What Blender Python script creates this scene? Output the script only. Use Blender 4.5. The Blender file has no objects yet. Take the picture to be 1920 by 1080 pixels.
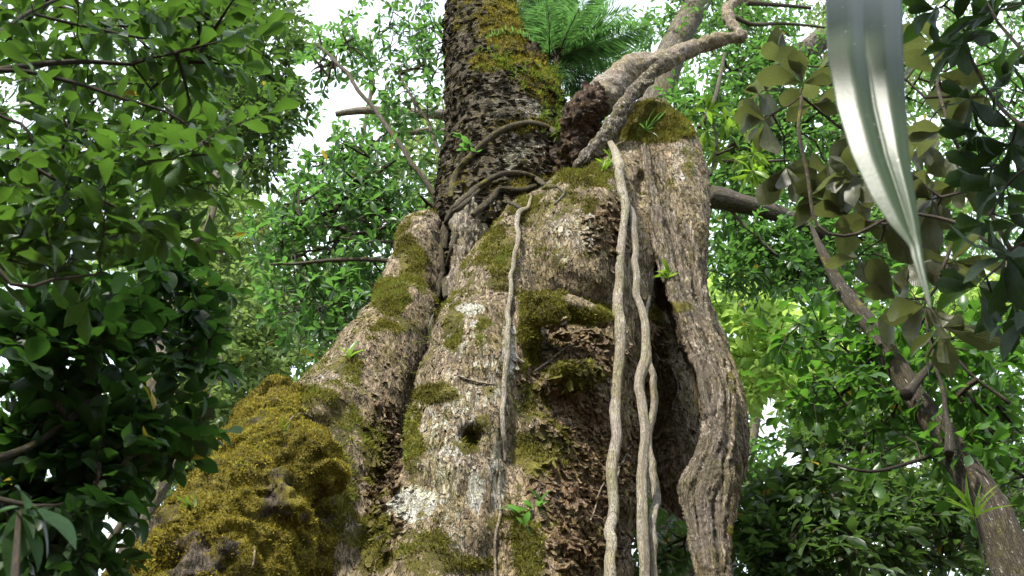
import bpy, math, random
import numpy as np
from mathutils import Vector, Matrix
from mathutils.bvhtree import BVHTree

S = bpy.context.scene
C = S.collection
random.seed(7)
RNG = np.random.default_rng(11)

# ---------------------------------------------------------------- camera, sky, sun, exposure
PITCH = math.radians(40)
CAM = np.array([0.0, 0.0, 1.6])
cam = bpy.data.cameras.new('camera')
cam.lens = 35; cam.sensor_width = 36; cam.clip_start = 0.05; cam.clip_end = 600
cam.dof.use_dof = True; cam.dof.focus_distance = 7.5; cam.dof.aperture_fstop = 6.3
camo = bpy.data.objects.new('camera', cam); C.objects.link(camo)
camo.location = CAM; camo.rotation_euler = (math.pi / 2 + PITCH, 0, 0)
S.camera = camo

SUN_EL, SUN_AZ = math.radians(48), math.radians(207)       # azimuth clockwise from +Y
world = bpy.data.worlds.new('World'); S.world = world; world.use_nodes = True
wt = world.node_tree; wt.nodes.clear()
def wn(t, **k):
    n = wt.nodes.new(t)
    for a, b in k.items(): setattr(n, a, b)
    return n
sky = wn('ShaderNodeTexSky', sky_type='NISHITA', sun_disc=False, sun_elevation=SUN_EL, sun_rotation=SUN_AZ, dust_density=2.0)
wco = wn('ShaderNodeTexCoord'); wno = wn('ShaderNodeTexNoise'); wno.inputs['Scale'].default_value = 2.2; wno.inputs['Detail'].default_value = 6
wra = wn('ShaderNodeValToRGB'); wra.color_ramp.elements[0].position = 0.33; wra.color_ramp.elements[1].position = 0.55
wmx = wn('ShaderNodeMix', data_type='RGBA'); wmx.inputs[7].default_value = (8.6, 9.6, 10.8, 1)
wbg = wn('ShaderNodeBackground'); wbg.inputs[1].default_value = 0.12
wou = wn('ShaderNodeOutputWorld')
wt.links.new(wco.outputs['Generated'], wno.inputs['Vector']); wt.links.new(wno.outputs['Fac'], wra.inputs[0])
wt.links.new(wra.outputs[0], wmx.inputs[0]); wt.links.new(sky.outputs[0], wmx.inputs[6])
wt.links.new(wmx.outputs[2], wbg.inputs[0]); wt.links.new(wbg.outputs[0], wou.inputs[0])

sl = bpy.data.lights.new('sun', 'SUN'); sl.energy = 4.3; sl.angle = math.radians(4); sl.color = (1, 0.95, 0.86)
so = bpy.data.objects.new('sun', sl); C.objects.link(so)
sd = Vector((math.sin(SUN_AZ) * math.cos(SUN_EL), math.cos(SUN_AZ) * math.cos(SUN_EL), math.sin(SUN_EL)))
SUNV = np.array(sd)
so.rotation_euler = sd.to_track_quat('Z', 'Y').to_euler(); so.location = (0, 0, 30)

S.view_settings.view_transform = 'Standard'; S.view_settings.look = 'None'
S.view_settings.exposure = 1.05; S.view_settings.gamma = 1; S.view_settings.use_curve_mapping = False
S.render.engine = 'CYCLES'
S.cycles.max_bounces = 6; S.cycles.diffuse_bounces = 3; S.cycles.glossy_bounces = 2
S.cycles.transmission_bounces = 4; S.cycles.use_denoising = True
S.cycles.sample_clamp_indirect = 6; S.cycles.caustics_reflective = False; S.cycles.caustics_refractive = False

# ---------------------------------------------------------------- helpers
F = 1867.0
cp, sp = math.cos(PITCH), math.sin(PITCH)
def P(px, py, Y):
    "point of the place seen at pixel (px, py) of the 1920x1080 photograph, on the plane y = Y"
    a, b = (px - 960) / F, (540 - py) / F
    d = np.array([a, cp - b * sp, sp + b * cp])
    return CAM + d * (Y / d[1])
def DEP(py, Y):
    return Y / (cp - (540 - py) / F * sp)
def PR(px, py, Y, hw):
    return np.append(P(px, py, Y), hw / F * DEP(py, Y))
def project(V):
    q = V - CAM
    dep = q[:, 1] * cp + q[:, 2] * sp
    up = -q[:, 1] * sp + q[:, 2] * cp
    dep = np.maximum(dep, 1e-3)
    return 960 + F * q[:, 0] / dep, 540 - F * up / dep, dep

_perm = np.random.default_rng(3).random(4096).astype(np.float32)
def vnoise(p):
    "smooth value noise 0..1 at points p (N,3)"
    i = np.floor(p).astype(np.int64); f = (p - i).astype(np.float32); f = f * f * (3 - 2 * f)
    def h(a, b, c):
        n = (a * 73856093) ^ (b * 19349663) ^ (c * 83492791)
        n = (n ^ (n >> 13)) * 1274126177
        return _perm[(n ^ (n >> 16)) & 4095]
    x, y, z = i[..., 0], i[..., 1], i[..., 2]
    u, v, w = f[..., 0], f[..., 1], f[..., 2]
    def l(a, b, t): return a + (b - a) * t
    return l(l(l(h(x, y, z), h(x+1, y, z), u), l(h(x, y+1, z), h(x+1, y+1, z), u), v),
             l(l(h(x, y, z+1), h(x+1, y, z+1), u), l(h(x, y+1, z+1), h(x+1, y+1, z+1), u), v), w)
def fbm(p, o=4, gain=.5):
    r = 0; a = 1; t = 0
    for k in range(o):
        r = r + a * vnoise(p * 2 ** k + 17.3 * k); t += a; a *= gain
    return r / t
def smooth(a, b, x):
    t = np.clip((x - a) / (b - a), 0, 1); return t * t * (3 - 2 * t)

def catmull(P_, n=6):
    P_ = np.asarray(P_, float)
    Q = np.vstack([2 * P_[0] - P_[1], P_, 2 * P_[-1] - P_[-2]])
    out = []
    for i in range(1, len(Q) - 2):
        for k in range(n):
            t = k / n
            out.append(.5 * (2 * Q[i] + (Q[i+1] - Q[i-1]) * t + (2*Q[i-1] - 5*Q[i] + 4*Q[i+1] - Q[i+2]) * t*t + (3*Q[i] - Q[i-1] - 3*Q[i+1] + Q[i+2]) * t**3))
    out.append(Q[-2]); return np.array(out)
def resample(p, step):
    d = np.r_[0, np.cumsum(np.linalg.norm(np.diff(p[:, :3], axis=0), axis=1))]
    n = max(2, int(d[-1] / step) + 1); s = np.linspace(0, d[-1], n)
    return np.stack([np.interp(s, d, p[:, k]) for k in range(p.shape[1])], 1), s

def make_mesh(name, V, Fc, attrs=None, uv=None, smoothed=True):
    "V (N,3), Fc (M,3 or 4) or list of such arrays"
    if isinstance(Fc, np.ndarray): Fc = [Fc]
    Fc = [f for f in Fc if len(f)]
    me = bpy.data.meshes.new(name)
    V = np.ascontiguousarray(V, np.float32)
    me.vertices.add(len(V)); me.vertices.foreach_set('co', V.ravel())
    loops = np.concatenate([f.ravel() for f in Fc]).astype(np.int32)
    sizes = np.concatenate([np.full(len(f), f.shape[1]) for f in Fc]).astype(np.int32)
    starts = np.r_[0, np.cumsum(sizes)[:-1]].astype(np.int32)
    me.loops.add(len(loops)); me.loops.foreach_set('vertex_index', loops)
    me.polygons.add(len(sizes)); me.polygons.foreach_set('loop_start', starts)
    me.update(calc_edges=True)
    me.polygons.foreach_set('use_smooth', np.full(len(sizes), smoothed))
    for k, v in (attrs or {}).items():
        if v.ndim == 1:
            a = me.attributes.new(k, 'FLOAT', 'POINT'); a.data.foreach_set('value', v.astype(np.float32))
        else:
            a = me.attributes.new(k, 'FLOAT_COLOR', 'POINT'); a.data.foreach_set('color', np.ascontiguousarray(v, np.float32).ravel())
    if uv is not None:
        l = me.uv_layers.new(name='UVMap'); l.data.foreach_set('uv', np.ascontiguousarray(uv, np.float32)[loops].ravel())
    me.validate(); me.update()
    return me
def obj(name, me, mat, parent=None, kind=None, label=None, cat=None, group=None, loc=None):
    o = bpy.data.objects.new(name, me); C.objects.link(o)
    if mat and me and not me.materials: me.materials.append(mat)
    if parent: o.parent = parent
    if loc is not None: o.location = loc
    if kind: o['kind'] = kind
    if label: o['label'] = label
    if cat: o['category'] = cat
    if group: o['group'] = group
    return o
def thing(name, label, cat, loc, group=None):
    o = bpy.data.objects.new(name, None); C.objects.link(o)
    o.empty_display_size = .2; o.location = loc; o['label'] = label; o['category'] = cat
    if group: o['group'] = group
    return o
def part(name, V, Fc, mat, root, attrs=None, uv=None, kind=None, smoothed=True, label=None):
    "mesh given in world space, stored relative to its thing"
    off = np.array(root_loc(root))
    return obj(name, make_mesh(name, V - off, Fc, attrs, uv, smoothed), mat, root, kind, label)
def root_loc(r):
    l = Vector((0, 0, 0))
    while r is not None: l = l + r.location; r = r.parent
    return l

# ---- implicit solids
def surface_nets(D, org, h):
    inside = D < 0
    s = np.zeros(tuple(n - 1 for n in D.shape), np.uint8)
    for dx in (0, 1):
        for dy in (0, 1):
            for dz in (0, 1):
                s += inside[dx:D.shape[0]-1+dx, dy:D.shape[1]-1+dy, dz:D.shape[2]-1+dz]
    cell = np.argwhere((s > 0) & (s < 8))
    idm = np.full(s.shape, -1, np.int32); idm[cell[:, 0], cell[:, 1], cell[:, 2]] = np.arange(len(cell))
    corner = [(0,0,0),(1,0,0),(0,1,0),(1,1,0),(0,0,1),(1,0,1),(0,1,1),(1,1,1)]
    cv = [D[cell[:, 0]+a, cell[:, 1]+b, cell[:, 2]+c] for a, b, c in corner]
    acc = np.zeros((len(cell), 3)); cnt = np.zeros(len(cell))
    for i in range(8):
        for j in range(i + 1, 8):
            if sum(abs(corner[i][k] - corner[j][k]) for k in range(3)) != 1: continue
            m = (cv[i] < 0) != (cv[j] < 0)
            t = np.where(m, cv[i] / np.where(m, cv[i] - cv[j], 1), 0)
            p = np.array(corner[i]) + t[:, None] * (np.array(corner[j]) - np.array(corner[i]))
            acc += p * m[:, None]; cnt += m
    V = (cell + acc / cnt[:, None]) * h + org
    quads = []
    for ax in range(3):
        sl0 = [slice(None)] * 3; sl1 = [slice(None)] * 3
        sl0[ax] = slice(0, -1); sl1[ax] = slice(1, None)
        a, b = inside[tuple(sl0)], inside[tuple(sl1)]
        e = np.argwhere(a != b)
        o1, o2 = [(1, 2), (2, 0), (0, 1)][ax]
        ok = (e[:, o1] > 0) & (e[:, o2] > 0) & (e[:, o1] < s.shape[o1]) & (e[:, o2] < s.shape[o2]); e = e[ok]
        flip = a[e[:, 0], e[:, 1], e[:, 2]]
        def c(d1, d2):
            q = e.copy(); q[:, o1] += d1; q[:, o2] += d2; return idm[q[:, 0], q[:, 1], q[:, 2]]
        q = np.stack([c(-1, -1), c(0, -1), c(0, 0), c(-1, 0)], 1)
        q[~flip] = q[~flip][:, ::-1]
        quads.append(q)
    Q = np.concatenate(quads)
    return V, Q[(Q >= 0).all(1)]

def solid(chains, h, cuts=(), k=0.12, kc=0.06, lump=None, pad=.25, zmin=-.3):
    "smooth union of round chains [(x,y,z,r), ...]; cuts are subtracted"
    A = np.concatenate([c for c in chains])
    lo = (A[:, :3] - A[:, 3:]).min(0) - pad; hi = (A[:, :3] + A[:, 3:]).max(0) + pad
    lo[2] = max(lo[2], zmin)
    n = np.ceil((hi - lo) / h).astype(int) + 1
    D = np.full(n, 9.0, np.float32)
    gx = [lo[i] + h * np.arange(n[i]) for i in range(3)]
    def seg(a, b, rr, fn):
        r = max(a[3], b[3]) + rr
        l = np.minimum(a[:3], b[:3]) - r; u = np.maximum(a[:3], b[:3]) + r
        i0 = np.clip(((l - lo) / h).astype(int), 0, n); i1 = np.clip(((u - lo) / h).astype(int) + 2, 0, n)
        if (i1 <= i0).any(): return
        sl_ = tuple(slice(i0[i], i1[i]) for i in range(3))
        X = [gx[i][sl_[i]].astype(np.float32) for i in range(3)]
        ab = b[:3] - a[:3]; L = max(float(ab @ ab), 1e-9)
        q = [(X[0] - a[0])[:, None, None], (X[1] - a[1])[None, :, None], (X[2] - a[2])[None, None, :]]
        t = np.clip((q[0] * ab[0] + q[1] * ab[1] + q[2] * ab[2]) / L, 0, 1)
        d = np.sqrt((q[0] - t * ab[0]) ** 2 + (q[1] - t * ab[1]) ** 2 + (q[2] - t * ab[2]) ** 2) - (a[3] + t * (b[3] - a[3]))
        D[sl_] = fn(D[sl_], d.astype(np.float32))
    def smin(x, y, kk):
        hh = np.maximum(kk - np.abs(x - y), 0) / kk; return np.minimum(x, y) - hh * hh * kk * .25
    for c in chains:
        # hard union along one chain, then smooth union with the rest
        for a, b in zip(c[:-1], c[1:]): seg(a, b, k + .1, lambda x, y: smin(x, y, k * .999))
    for c in cuts:
        for a, b in zip(c[:-1], c[1:]): seg(a, b, kc + .1, lambda x, y: -smin(-x, y, kc))
    if lump:
        m = np.argwhere(np.abs(D) < lump[1] * 2 + h * 2)
        p = m * h + lo
        D[m[:, 0], m[:, 1], m[:, 2]] += ((fbm(p * lump[0], 3) - .5) * 2 * lump[1]).astype(np.float32)
    D[:, :, 0] = np.maximum(D[:, :, 0], 0.001)
    return surface_nets(D, lo, h)

def vnormals(V, Q):
    a = V[Q]; n = np.cross(a[:, 2] - a[:, 0], a[:, 3 if Q.shape[1] == 4 else 1] - a[:, 1 if Q.shape[1] == 4 else 0])
    N = np.zeros_like(V)
    for k in range(Q.shape[1]): np.add.at(N, Q[:, k], n)
    return N / np.maximum(np.linalg.norm(N, axis=1), 1e-9)[:, None]

def thin_out(V, Q, A, cell=.13):
    "coarser mesh where the bark turns away from the path or lies below and above the view"
    n = vnormals(V, Q); x, y, _ = project(V); q = V - CAM; q /= np.linalg.norm(q, axis=1)[:, None]
    keep = ((n * q).sum(1) < .3) & (x > -150) & (x < 2070) & (y > -150) & (y < 1230)
    k = np.floor(V / cell).astype(np.int64); key = (k[:, 0] * 73856093) ^ (k[:, 1] * 19349663) ^ (k[:, 2] * 83492791)
    idx = np.arange(len(V)); r = np.where(~keep)[0]
    u, first, inv = np.unique(key[r], return_index=True, return_inverse=True)
    cen = np.stack([np.bincount(inv, V[r, c]) for c in range(3)], 1) / np.bincount(inv)[:, None]
    idx[r] = r[first][inv]; V = V.copy(); V[r[first]] = cen
    Q = idx[Q]; same = (Q == np.roll(Q, -1, 1)) ; cnt = same.sum(1); opp = (Q[:, 0] == Q[:, 2]) | (Q[:, 1] == Q[:, 3])
    quads = Q[(cnt == 0) & ~opp]; t = Q[(cnt == 1) & ~opp]; st = same[(cnt == 1) & ~opp]
    tri = np.array([]).reshape(0, 3).astype(int)
    if len(t): tri = t[~st].reshape(-1, 3)
    used = np.unique(np.r_[quads.ravel(), tri.ravel()]); mp = np.full(len(V), -1); mp[used] = np.arange(len(used))
    return V[used], [mp[quads], mp[tri]], {a: b[used] for a, b in A.items()}

def blobs(V, L, nz=.35, f=5):
    "mask 0..1 from patches (px, py, rx, ry[, strength]) given where the photograph shows them, with ragged edges"
    x, y, _ = project(V); m = np.zeros(len(V))
    e = fbm(V * f, 4)
    for b in L:
        px, py, rx, ry = b[:4]; s = b[4] if len(b) > 4 else 1
        d = np.sqrt(((x - px) / rx) ** 2 + ((y - py) / ry) ** 2)
        m = np.maximum(m, s * smooth(1.25, .55, d + (e - .5) * 3 * nz))
    return m

def chain(L, n=4):
    "[(px,py,Y,hw)...] -> smoothed world chain"
    return catmull([PR(*q) for q in L], n)

def tube(path, sides=10, step=.03, mod=None, cap=True):
    "path (N,4) -> V, quads, uv (u around 0..1, v metres)"
    p, s = resample(np.asarray(path, float), step)
    c = p[:, :3]; T = np.gradient(c, axis=0); T /= np.maximum(np.linalg.norm(T, axis=1), 1e-9)[:, None]
    n = np.cross(T[0], [0, 0, 1.0]); 
    if np.linalg.norm(n) < .1: n = np.cross(T[0], [0, 1.0, 0])
    n /= np.linalg.norm(n); Ns = [n]
    for t in T[1:]:
        n = Ns[-1] - t * (Ns[-1] @ t); n /= max(np.linalg.norm(n), 1e-9); Ns.append(n)
    Ns = np.array(Ns); B = np.cross(T, Ns)
    th = np.linspace(0, 2 * math.pi, sides, endpoint=False)
    r = p[:, 3][:, None] * np.ones(sides)
    if mod is not None: r = r * mod(np.broadcast_to(th, r.shape), s[:, None] * np.ones(sides))
    V = c[:, None] + r[..., None] * (np.cos(th)[None, :, None] * Ns[:, None] + np.sin(th)[None, :, None] * B[:, None])
    m = len(c); i = np.arange(m - 1)[:, None] * sides; j = np.arange(sides)[None]; j2 = (j + 1) % sides
    Q = np.stack([i + j, i + j2, i + sides + j2, i + sides + j], -1).reshape(-1, 4)
    V = V.reshape(-1, 3)
    uv = np.stack([np.broadcast_to(th / (2 * math.pi), (m, sides)).ravel(), np.repeat(s, sides)], 1)
    if cap:
        V = np.vstack([V, c[:1], c[-1:]]); k = m * sides; jj = np.arange(sides); j3 = (jj + 1) % sides
        e1 = np.stack([np.full(sides, k), j3, jj, jj], 1); e2 = np.stack([np.full(sides, k + 1), (m-1)*sides + jj, (m-1)*sides + j3, (m-1)*sides + j3], 1)
        uv = np.vstack([uv, [[0, 0]], [[0, s[-1]]]])
        return V, [Q, np.vstack([e1, e2])[:, :3]], uv
    return V, [Q], uv

class Bag:
    def __init__(s): s.V = []; s.F = {}; s.uv = []; s.n = 0; s.t = []
    def add(s, V, Fs, uv=None, tint=0.5):
        for f in Fs: s.F.setdefault(f.shape[1], []).append(f + s.n)
        s.V.append(V); s.uv.append(uv if uv is not None else np.zeros((len(V), 2))); s.n += len(V)
        s.t.append(np.full(len(V), tint) if np.isscalar(tint) else tint)
    def get(s): return np.concatenate(s.V), [np.concatenate(f) for f in s.F.values()], np.concatenate(s.uv), np.concatenate(s.t)
    def part(s, name, mat, root, **k):
        V, Fs, uv, t = s.get(); return part(name, V, Fs, mat, root, uv=uv, attrs={'tint': t}, **k)

# ---------------------------------------------------------------- materials
class NT:
    def __init__(s, name):
        s.m = bpy.data.materials.new(name); s.m.use_nodes = True; s.t = s.m.node_tree; s.t.nodes.clear()
        s.out = s.n('ShaderNodeOutputMaterial')
    def n(s, t, **k):
        x = s.t.nodes.new(t)
        for a, b in k.items(): setattr(x, a, b)
        return x
    def l(s, a, b): s.t.links.new(a, b)
    def val(s, sock, v):
        if isinstance(v, bpy.types.NodeSocket): s.l(v, sock)
        else: sock.default_value = v
    def attr(s, name): return s.n('ShaderNodeAttribute', attribute_name=name)
    def noise(s, vec, scale, detail=5, rough=.6, dist=0):
        x = s.n('ShaderNodeTexNoise'); x.inputs['Scale'].default_value = scale; x.inputs['Detail'].default_value = detail
        x.inputs['Roughness'].default_value = rough; x.inputs['Distortion'].default_value = dist; s.l(vec, x.inputs['Vector']); return x.outputs['Fac']
    def scalev(s, vec, v):
        x = s.n('ShaderNodeVectorMath', operation='MULTIPLY'); s.l(vec, x.inputs[0]); x.inputs[1].default_value = v; return x.outputs[0]
    def addv(s, a, b):
        x = s.n('ShaderNodeVectorMath', operation='ADD'); s.l(a, x.inputs[0]); s.l(b, x.inputs[1]); return x.outputs[0]
    def math(s, op, a, b=0.0, c=None):
        x = s.n('ShaderNodeMath', operation=op); s.val(x.inputs[0], a); s.val(x.inputs[1], b)
        if c is not None: s.val(x.inputs[2], c)
        return x.outputs[0]
    def ramp(s, f, stops):
        x = s.n('ShaderNodeValToRGB'); e = x.color_ramp.elements
        while len(e) < len(stops): e.new(.5)
        for q, (p_, c_) in zip(e, stops): q.position = p_; q.color = (*c_, 1) if len(c_) == 3 else c_
        s.l(f, x.inputs[0]); return x.outputs[0]
    def mr(s, f, a, b, c=0., d=1.):
        x = s.n('ShaderNodeMapRange'); s.l(f, x.inputs[0])
        for i, v in enumerate((a, b, c, d)): x.inputs[i + 1].default_value = v
        return x.outputs[0]
    def mix(s, f, a, b):
        x = s.n('ShaderNodeMix', data_type='RGBA'); s.val(x.inputs[0], f)
        for i, v in ((6, a), (7, b)):
            if isinstance(v, tuple): v = (*v, 1)
            s.val(x.inputs[i], v)
        return x.outputs[2]
    def bump(s, h, strength, dist, prev=None):
        x = s.n('ShaderNodeBump'); x.inputs['Strength'].default_value = strength; x.inputs['Distance'].default_value = dist
        s.l(h, x.inputs['Height'])
        if prev is not None: s.l(prev, x.inputs['Normal'])
        return x.outputs[0]

MOSS = [(.3, (.02, .018, .006)), (.43, (.055, .05, .010)), (.54, (.115, .10, .016)), (.65, (.16, .145, .025)), (.78, (.085, .12, .022))]
def bark(name, lo, hi, stretch=(14, 14, 3.2), crack=(.035, .028, .02), use_uv=False, bumpd=.02, moss=MOSS, aroundf=2.0, crackw=.10):
    t = NT(name); tc = t.n('ShaderNodeTexCoord')
    if use_uv:
        sx = t.n('ShaderNodeSeparateXYZ'); t.l(tc.outputs['UV'], sx.inputs[0])
        a = t.math('MULTIPLY', sx.outputs[0], 2 * math.pi)
        cx = t.n('ShaderNodeCombineXYZ'); t.l(t.math('MULTIPLY', t.math('COSINE', a), aroundf), cx.inputs[0])
        t.l(t.math('MULTIPLY', t.math('SINE', a), aroundf), cx.inputs[1]); t.l(sx.outputs[1], cx.inputs[2]); base = cx.outputs[0]
    else: base = tc.outputs['Object']
    v = t.scalev(base, stretch)
    wob = t.n('ShaderNodeTexNoise'); wob.inputs['Scale'].default_value = .45; wob.inputs['Detail'].default_value = 4; t.l(v, wob.inputs['Vector'])
    v2 = t.addv(v, t.scalev(wob.outputs['Color'], (2.6, 2.6, 2.6)))
    fa = t.noise(v2, .85, 3, .55); fb = t.noise(t.scalev(v2, (2.3, 2.3, 2.1)), 1.0, 4, .6, .6)
    ra = t.mr(t.math('ABSOLUTE', t.math('SUBTRACT', fa, .5)), 0.0, crackw * .45)
    rb = t.mr(t.math('ABSOLUTE', t.math('SUBTRACT', fb, .48)), 0.0, crackw * .40)
    ck = t.math('MULTIPLY', t.mr(ra, 0, 1, .12, 1), t.mr(rb, 0, 1, .3, 1))
    vc = t.n('ShaderNodeTexVoronoi'); t.l(v2, vc.inputs['Vector']); vc.inputs['Scale'].default_value = 2.0
    plate = t.n('ShaderNodeSeparateColor'); t.l(vc.outputs['Color'], plate.inputs[0])
    n1 = t.noise(base if use_uv else tc.outputs['Object'], 9 if not use_uv else 5, 7, .7)
    n2 = t.noise(v2, 1.3, 8, .75)
    obj_ = tc.outputs['Object']
    big = t.noise(obj_, 1.6, 4, .6)
    f = t.math('ADD', t.math('MULTIPLY', n2, .55), t.math('ADD', t.math('MULTIPLY', n1, .3), t.math('MULTIPLY', plate.outputs[0], .15)))
    mid = tuple((a_ + b_) / 2 for a_, b_ in zip(lo, hi))
    col = t.ramp(f, [(.32, lo), (.5, mid), (.66, hi)])
    warm = t.mr(big, .4, .6)
    col = t.mix(t.math('MULTIPLY', warm, .35), col, tuple(np.array(mid) * np.array((.88, .76, .50))))
    col = t.mix(ck, crack, col)
    mask = t.n('ShaderNodeSeparateColor'); at = t.attr('mask'); t.l(at.outputs['Color'], mask.inputs[0])
    fine = t.noise(obj_, 26, 6, .75)
    fine2 = t.noise(obj_, 70, 3, .7)
    red = t.math('MULTIPLY', mask.outputs[2], t.mr(n1, .35, .6))
    col = t.mix(red, col, t.ramp(f, [(.35, (.05, .026, .013)), (.5, (.15, .078, .038)), (.65, (.33, .20, .115))]))
    lich = t.math('MULTIPLY', t.mr(t.math('ADD', mask.outputs[1], t.math('MULTIPLY', t.math('SUBTRACT', t.noise(v2, 1.6, 7, .8), .5), 2.6)), .52, .64), t.mr(ck, 0, 1, .35, 1))
    col = t.mix(lich, col, t.ramp(fine2, [(.3, (.33, .32, .27)), (.7, (.66, .64, .58))]))
    film = t.math('MULTIPLY', t.mr(t.noise(obj_, 3.5, 7, .75), .45, .62), .6)
    mul = t.n('ShaderNodeMix', data_type='RGBA', blend_type='MULTIPLY'); mul.inputs[0].default_value = 1; t.l(col, mul.inputs[6]); mul.inputs[7].default_value = (.62, .66, .28, 1)
    col = t.mix(film, col, mul.outputs[2])
    mz = t.math('ADD', mask.outputs[0], t.math('MULTIPLY', t.math('SUBTRACT', t.noise(obj_, 9, 8, .8), .5), 2.6))
    mo = t.mr(mz, .42, .58)
    mf = t.math('ADD', t.math('MULTIPLY', fine, .5), t.math('MULTIPLY', t.noise(obj_, 3.2, 3, .6), .5))
    col = t.mix(mo, col, t.ramp(mf, moss))
    hgt = t.math('ADD', t.math('MULTIPLY', t.mr(ck, 0, 1, 0, 1), .55), t.math('MULTIPLY', n2, .8))
    hgt = t.math('ADD', t.math('MULTIPLY', hgt, t.mr(mo, 0, 1, 1, .3)), t.math('MULTIPLY', mo, t.math('MULTIPLY', fine, 1.2)))
    b = t.bump(hgt, 1.0, bumpd); b = t.bump(fine2, .8, bumpd * .28, b)
    p = t.n('ShaderNodeBsdfPrincipled'); t.l(col, p.inputs['Base Color']); p.inputs['Roughness'].default_value = .85
    p.inputs['Specular IOR Level'].default_value = .25; t.l(b, p.inputs['Normal']); t.l(p.outputs[0], t.out.inputs[0])
    return t.m

def leafmat(name, dark, light, trans, rough=.38, tr=.4, veins=0, spec=.5):
    t = NT(name); a = t.attr('tint').outputs['Fac']; tc = t.n('ShaderNodeTexCoord')
    oi = t.n('ShaderNodeObjectInfo')
    f = t.math('ADD', t.math('MULTIPLY', a, .85), t.math('MULTIPLY', t.noise(tc.outputs['Object'], 14, 3), .3))
    f = t.math('SUBTRACT', f, .1)
    col = t.mix(f, dark, light); tcol = t.mix(f, tuple(.55 * x for x in trans), trans)
    spot = t.mr(t.noise(tc.outputs['Object'], 38, 4, .7), .66, .72, 0, .75); col = t.mix(spot, col, (.13, .10, .035))
    patch = t.mr(t.noise(tc.outputs['Object'], 7, 3, .6), .5, .75, 0, .45); col = t.mix(patch, col, tuple(min(1, 1.7 * x + .02) for x in light))
    old = t.mr(a, 1.2, 1.3)      # the odd yellowing leaf
    col = t.mix(old, col, (.26, .19, .02)); tcol = t.mix(old, tcol, (.40, .32, .03))
    p = t.n('ShaderNodeBsdfPrincipled'); t.l(col, p.inputs['Base Color']); p.inputs['Roughness'].default_value = rough
    p.inputs['Specular IOR Level'].default_value = spec
    if veins:
        sx = t.n('ShaderNodeSeparateXYZ'); t.l(tc.outputs['UV'], sx.inputs[0])
        q = t.math('SUBTRACT', t.math('MULTIPLY', sx.outputs[1], veins), t.math('MULTIPLY', t.math('ABSOLUTE', sx.outputs[0]), veins * .35))
        w = t.math('ABSOLUTE', t.math('SUBTRACT', t.math('FRACT', q), .5))
        b = t.bump(w, .3, .004); t.l(b, p.inputs['Normal'])
        vein = t.mr(w, .06, 0, 0, .35); mid_ = t.mr(t.math('ABSOLUTE', sx.outputs[0]), .05, .02, 0, .6)
        vv = t.math('MAXIMUM', vein, mid_); c2 = t.mix(vv, col, tuple(min(1, 2.2 * x) for x in light)); t.l(c2, p.inputs['Base Color'])
    tb = t.n('ShaderNodeBsdfTranslucent'); t.l(tcol, tb.inputs[0])
    m = t.n('ShaderNodeMixShader'); m.inputs[0].default_value = tr; t.l(p.outputs[0], m.inputs[1]); t.l(tb.outputs[0], m.inputs[2])
    t.l(m.outputs[0], t.out.inputs[0]); return t.m

M = {}
M['pale'] = bark('pale_bark', (.11, .078, .048), (.47, .38, .265), stretch=(19, 19, 7), crack=(.04, .028, .018))
M['dark'] = bark('dark_bark', (.030, .024, .014), (.19, .155, .10), stretch=(6, 6, 22), bumpd=.03, crack=(.012, .010, .008))
M['root'] = bark('root_bark', (.11, .085, .06), (.60, .52, .42), stretch=(4.5, 4.5, 7), crack=(.045, .034, .024), bumpd=.016, use_uv=True, aroundf=1, crackw=.14)
M['vine'] = bark('vine_bark', (.26, .22, .17), (.70, .63, .53), stretch=(4, 4, 20), use_uv=True, bumpd=.008, crack=(.06, .045, .035), aroundf=1)
M['ring'] = bark('mossy_root_bark', (.035, .028, .018), (.15, .12, .075), stretch=(3, 3, 16), use_uv=True, bumpd=.008, crack=(.02, .016, .012), aroundf=1)
M['limb'] = bark('limb_bark', (.13, .10, .075), (.44, .37, .29), stretch=(26, 26, 26), crack=(.09, .07, .05), bumpd=.008)
M['rot'] = bark('rotten_wood', (.012, .008, .006), (.075, .05, .034), stretch=(16, 16, 10), bumpd=.025, crack=(.01, .007, .005))
M['twig'] = bark('twig_bark', (.035, .028, .02), (.13, .105, .08), stretch=(2, 2, 20), use_uv=True, bumpd=.003, aroundf=1)
M['bough'] = bark('bough_bark', (.07, .058, .046), (.27, .235, .19), stretch=(3, 3, 8), use_uv=True, bumpd=.01, aroundf=2)
# ---------------------------------------------------------------- ground
gx = np.linspace(-60, 60, 121); GX, GY = np.meshgrid(gx, gx + 20, indexing='ij')
GP = np.stack([GX.ravel(), GY.ravel(), 0 * GX.ravel()], 1)
GP[:, 2] = (fbm(GP * .25 + 5, 4) - .5) * .5 - .05
ii = np.arange(120)[:, None] * 121 + np.arange(120)[None]
GQ = np.stack([ii, ii + 121, ii + 122, ii + 1], -1).reshape(-1, 4)
gt = NT('forest_floor'); tc = gt.n('ShaderNodeTexCoord')
gc = gt.ramp(gt.noise(tc.outputs['Object'], 3, 8, .7), [(.35, (.03, .022, .012)), (.55, (.10, .07, .04)), (.7, (.06, .07, .02))])
gp = gt.n('ShaderNodeBsdfPrincipled'); gt.l(gc, gp.inputs[0]); gp.inputs['Roughness'].default_value = .95
gt.l(gt.bump(gt.noise(tc.outputs['Object'], 12, 6, .7), 1, .05), gp.inputs['Normal']); gt.l(gp.outputs[0], gt.out.inputs[0])
obj('ground', make_mesh('ground', GP, GQ), gt.m, kind='structure')

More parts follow.
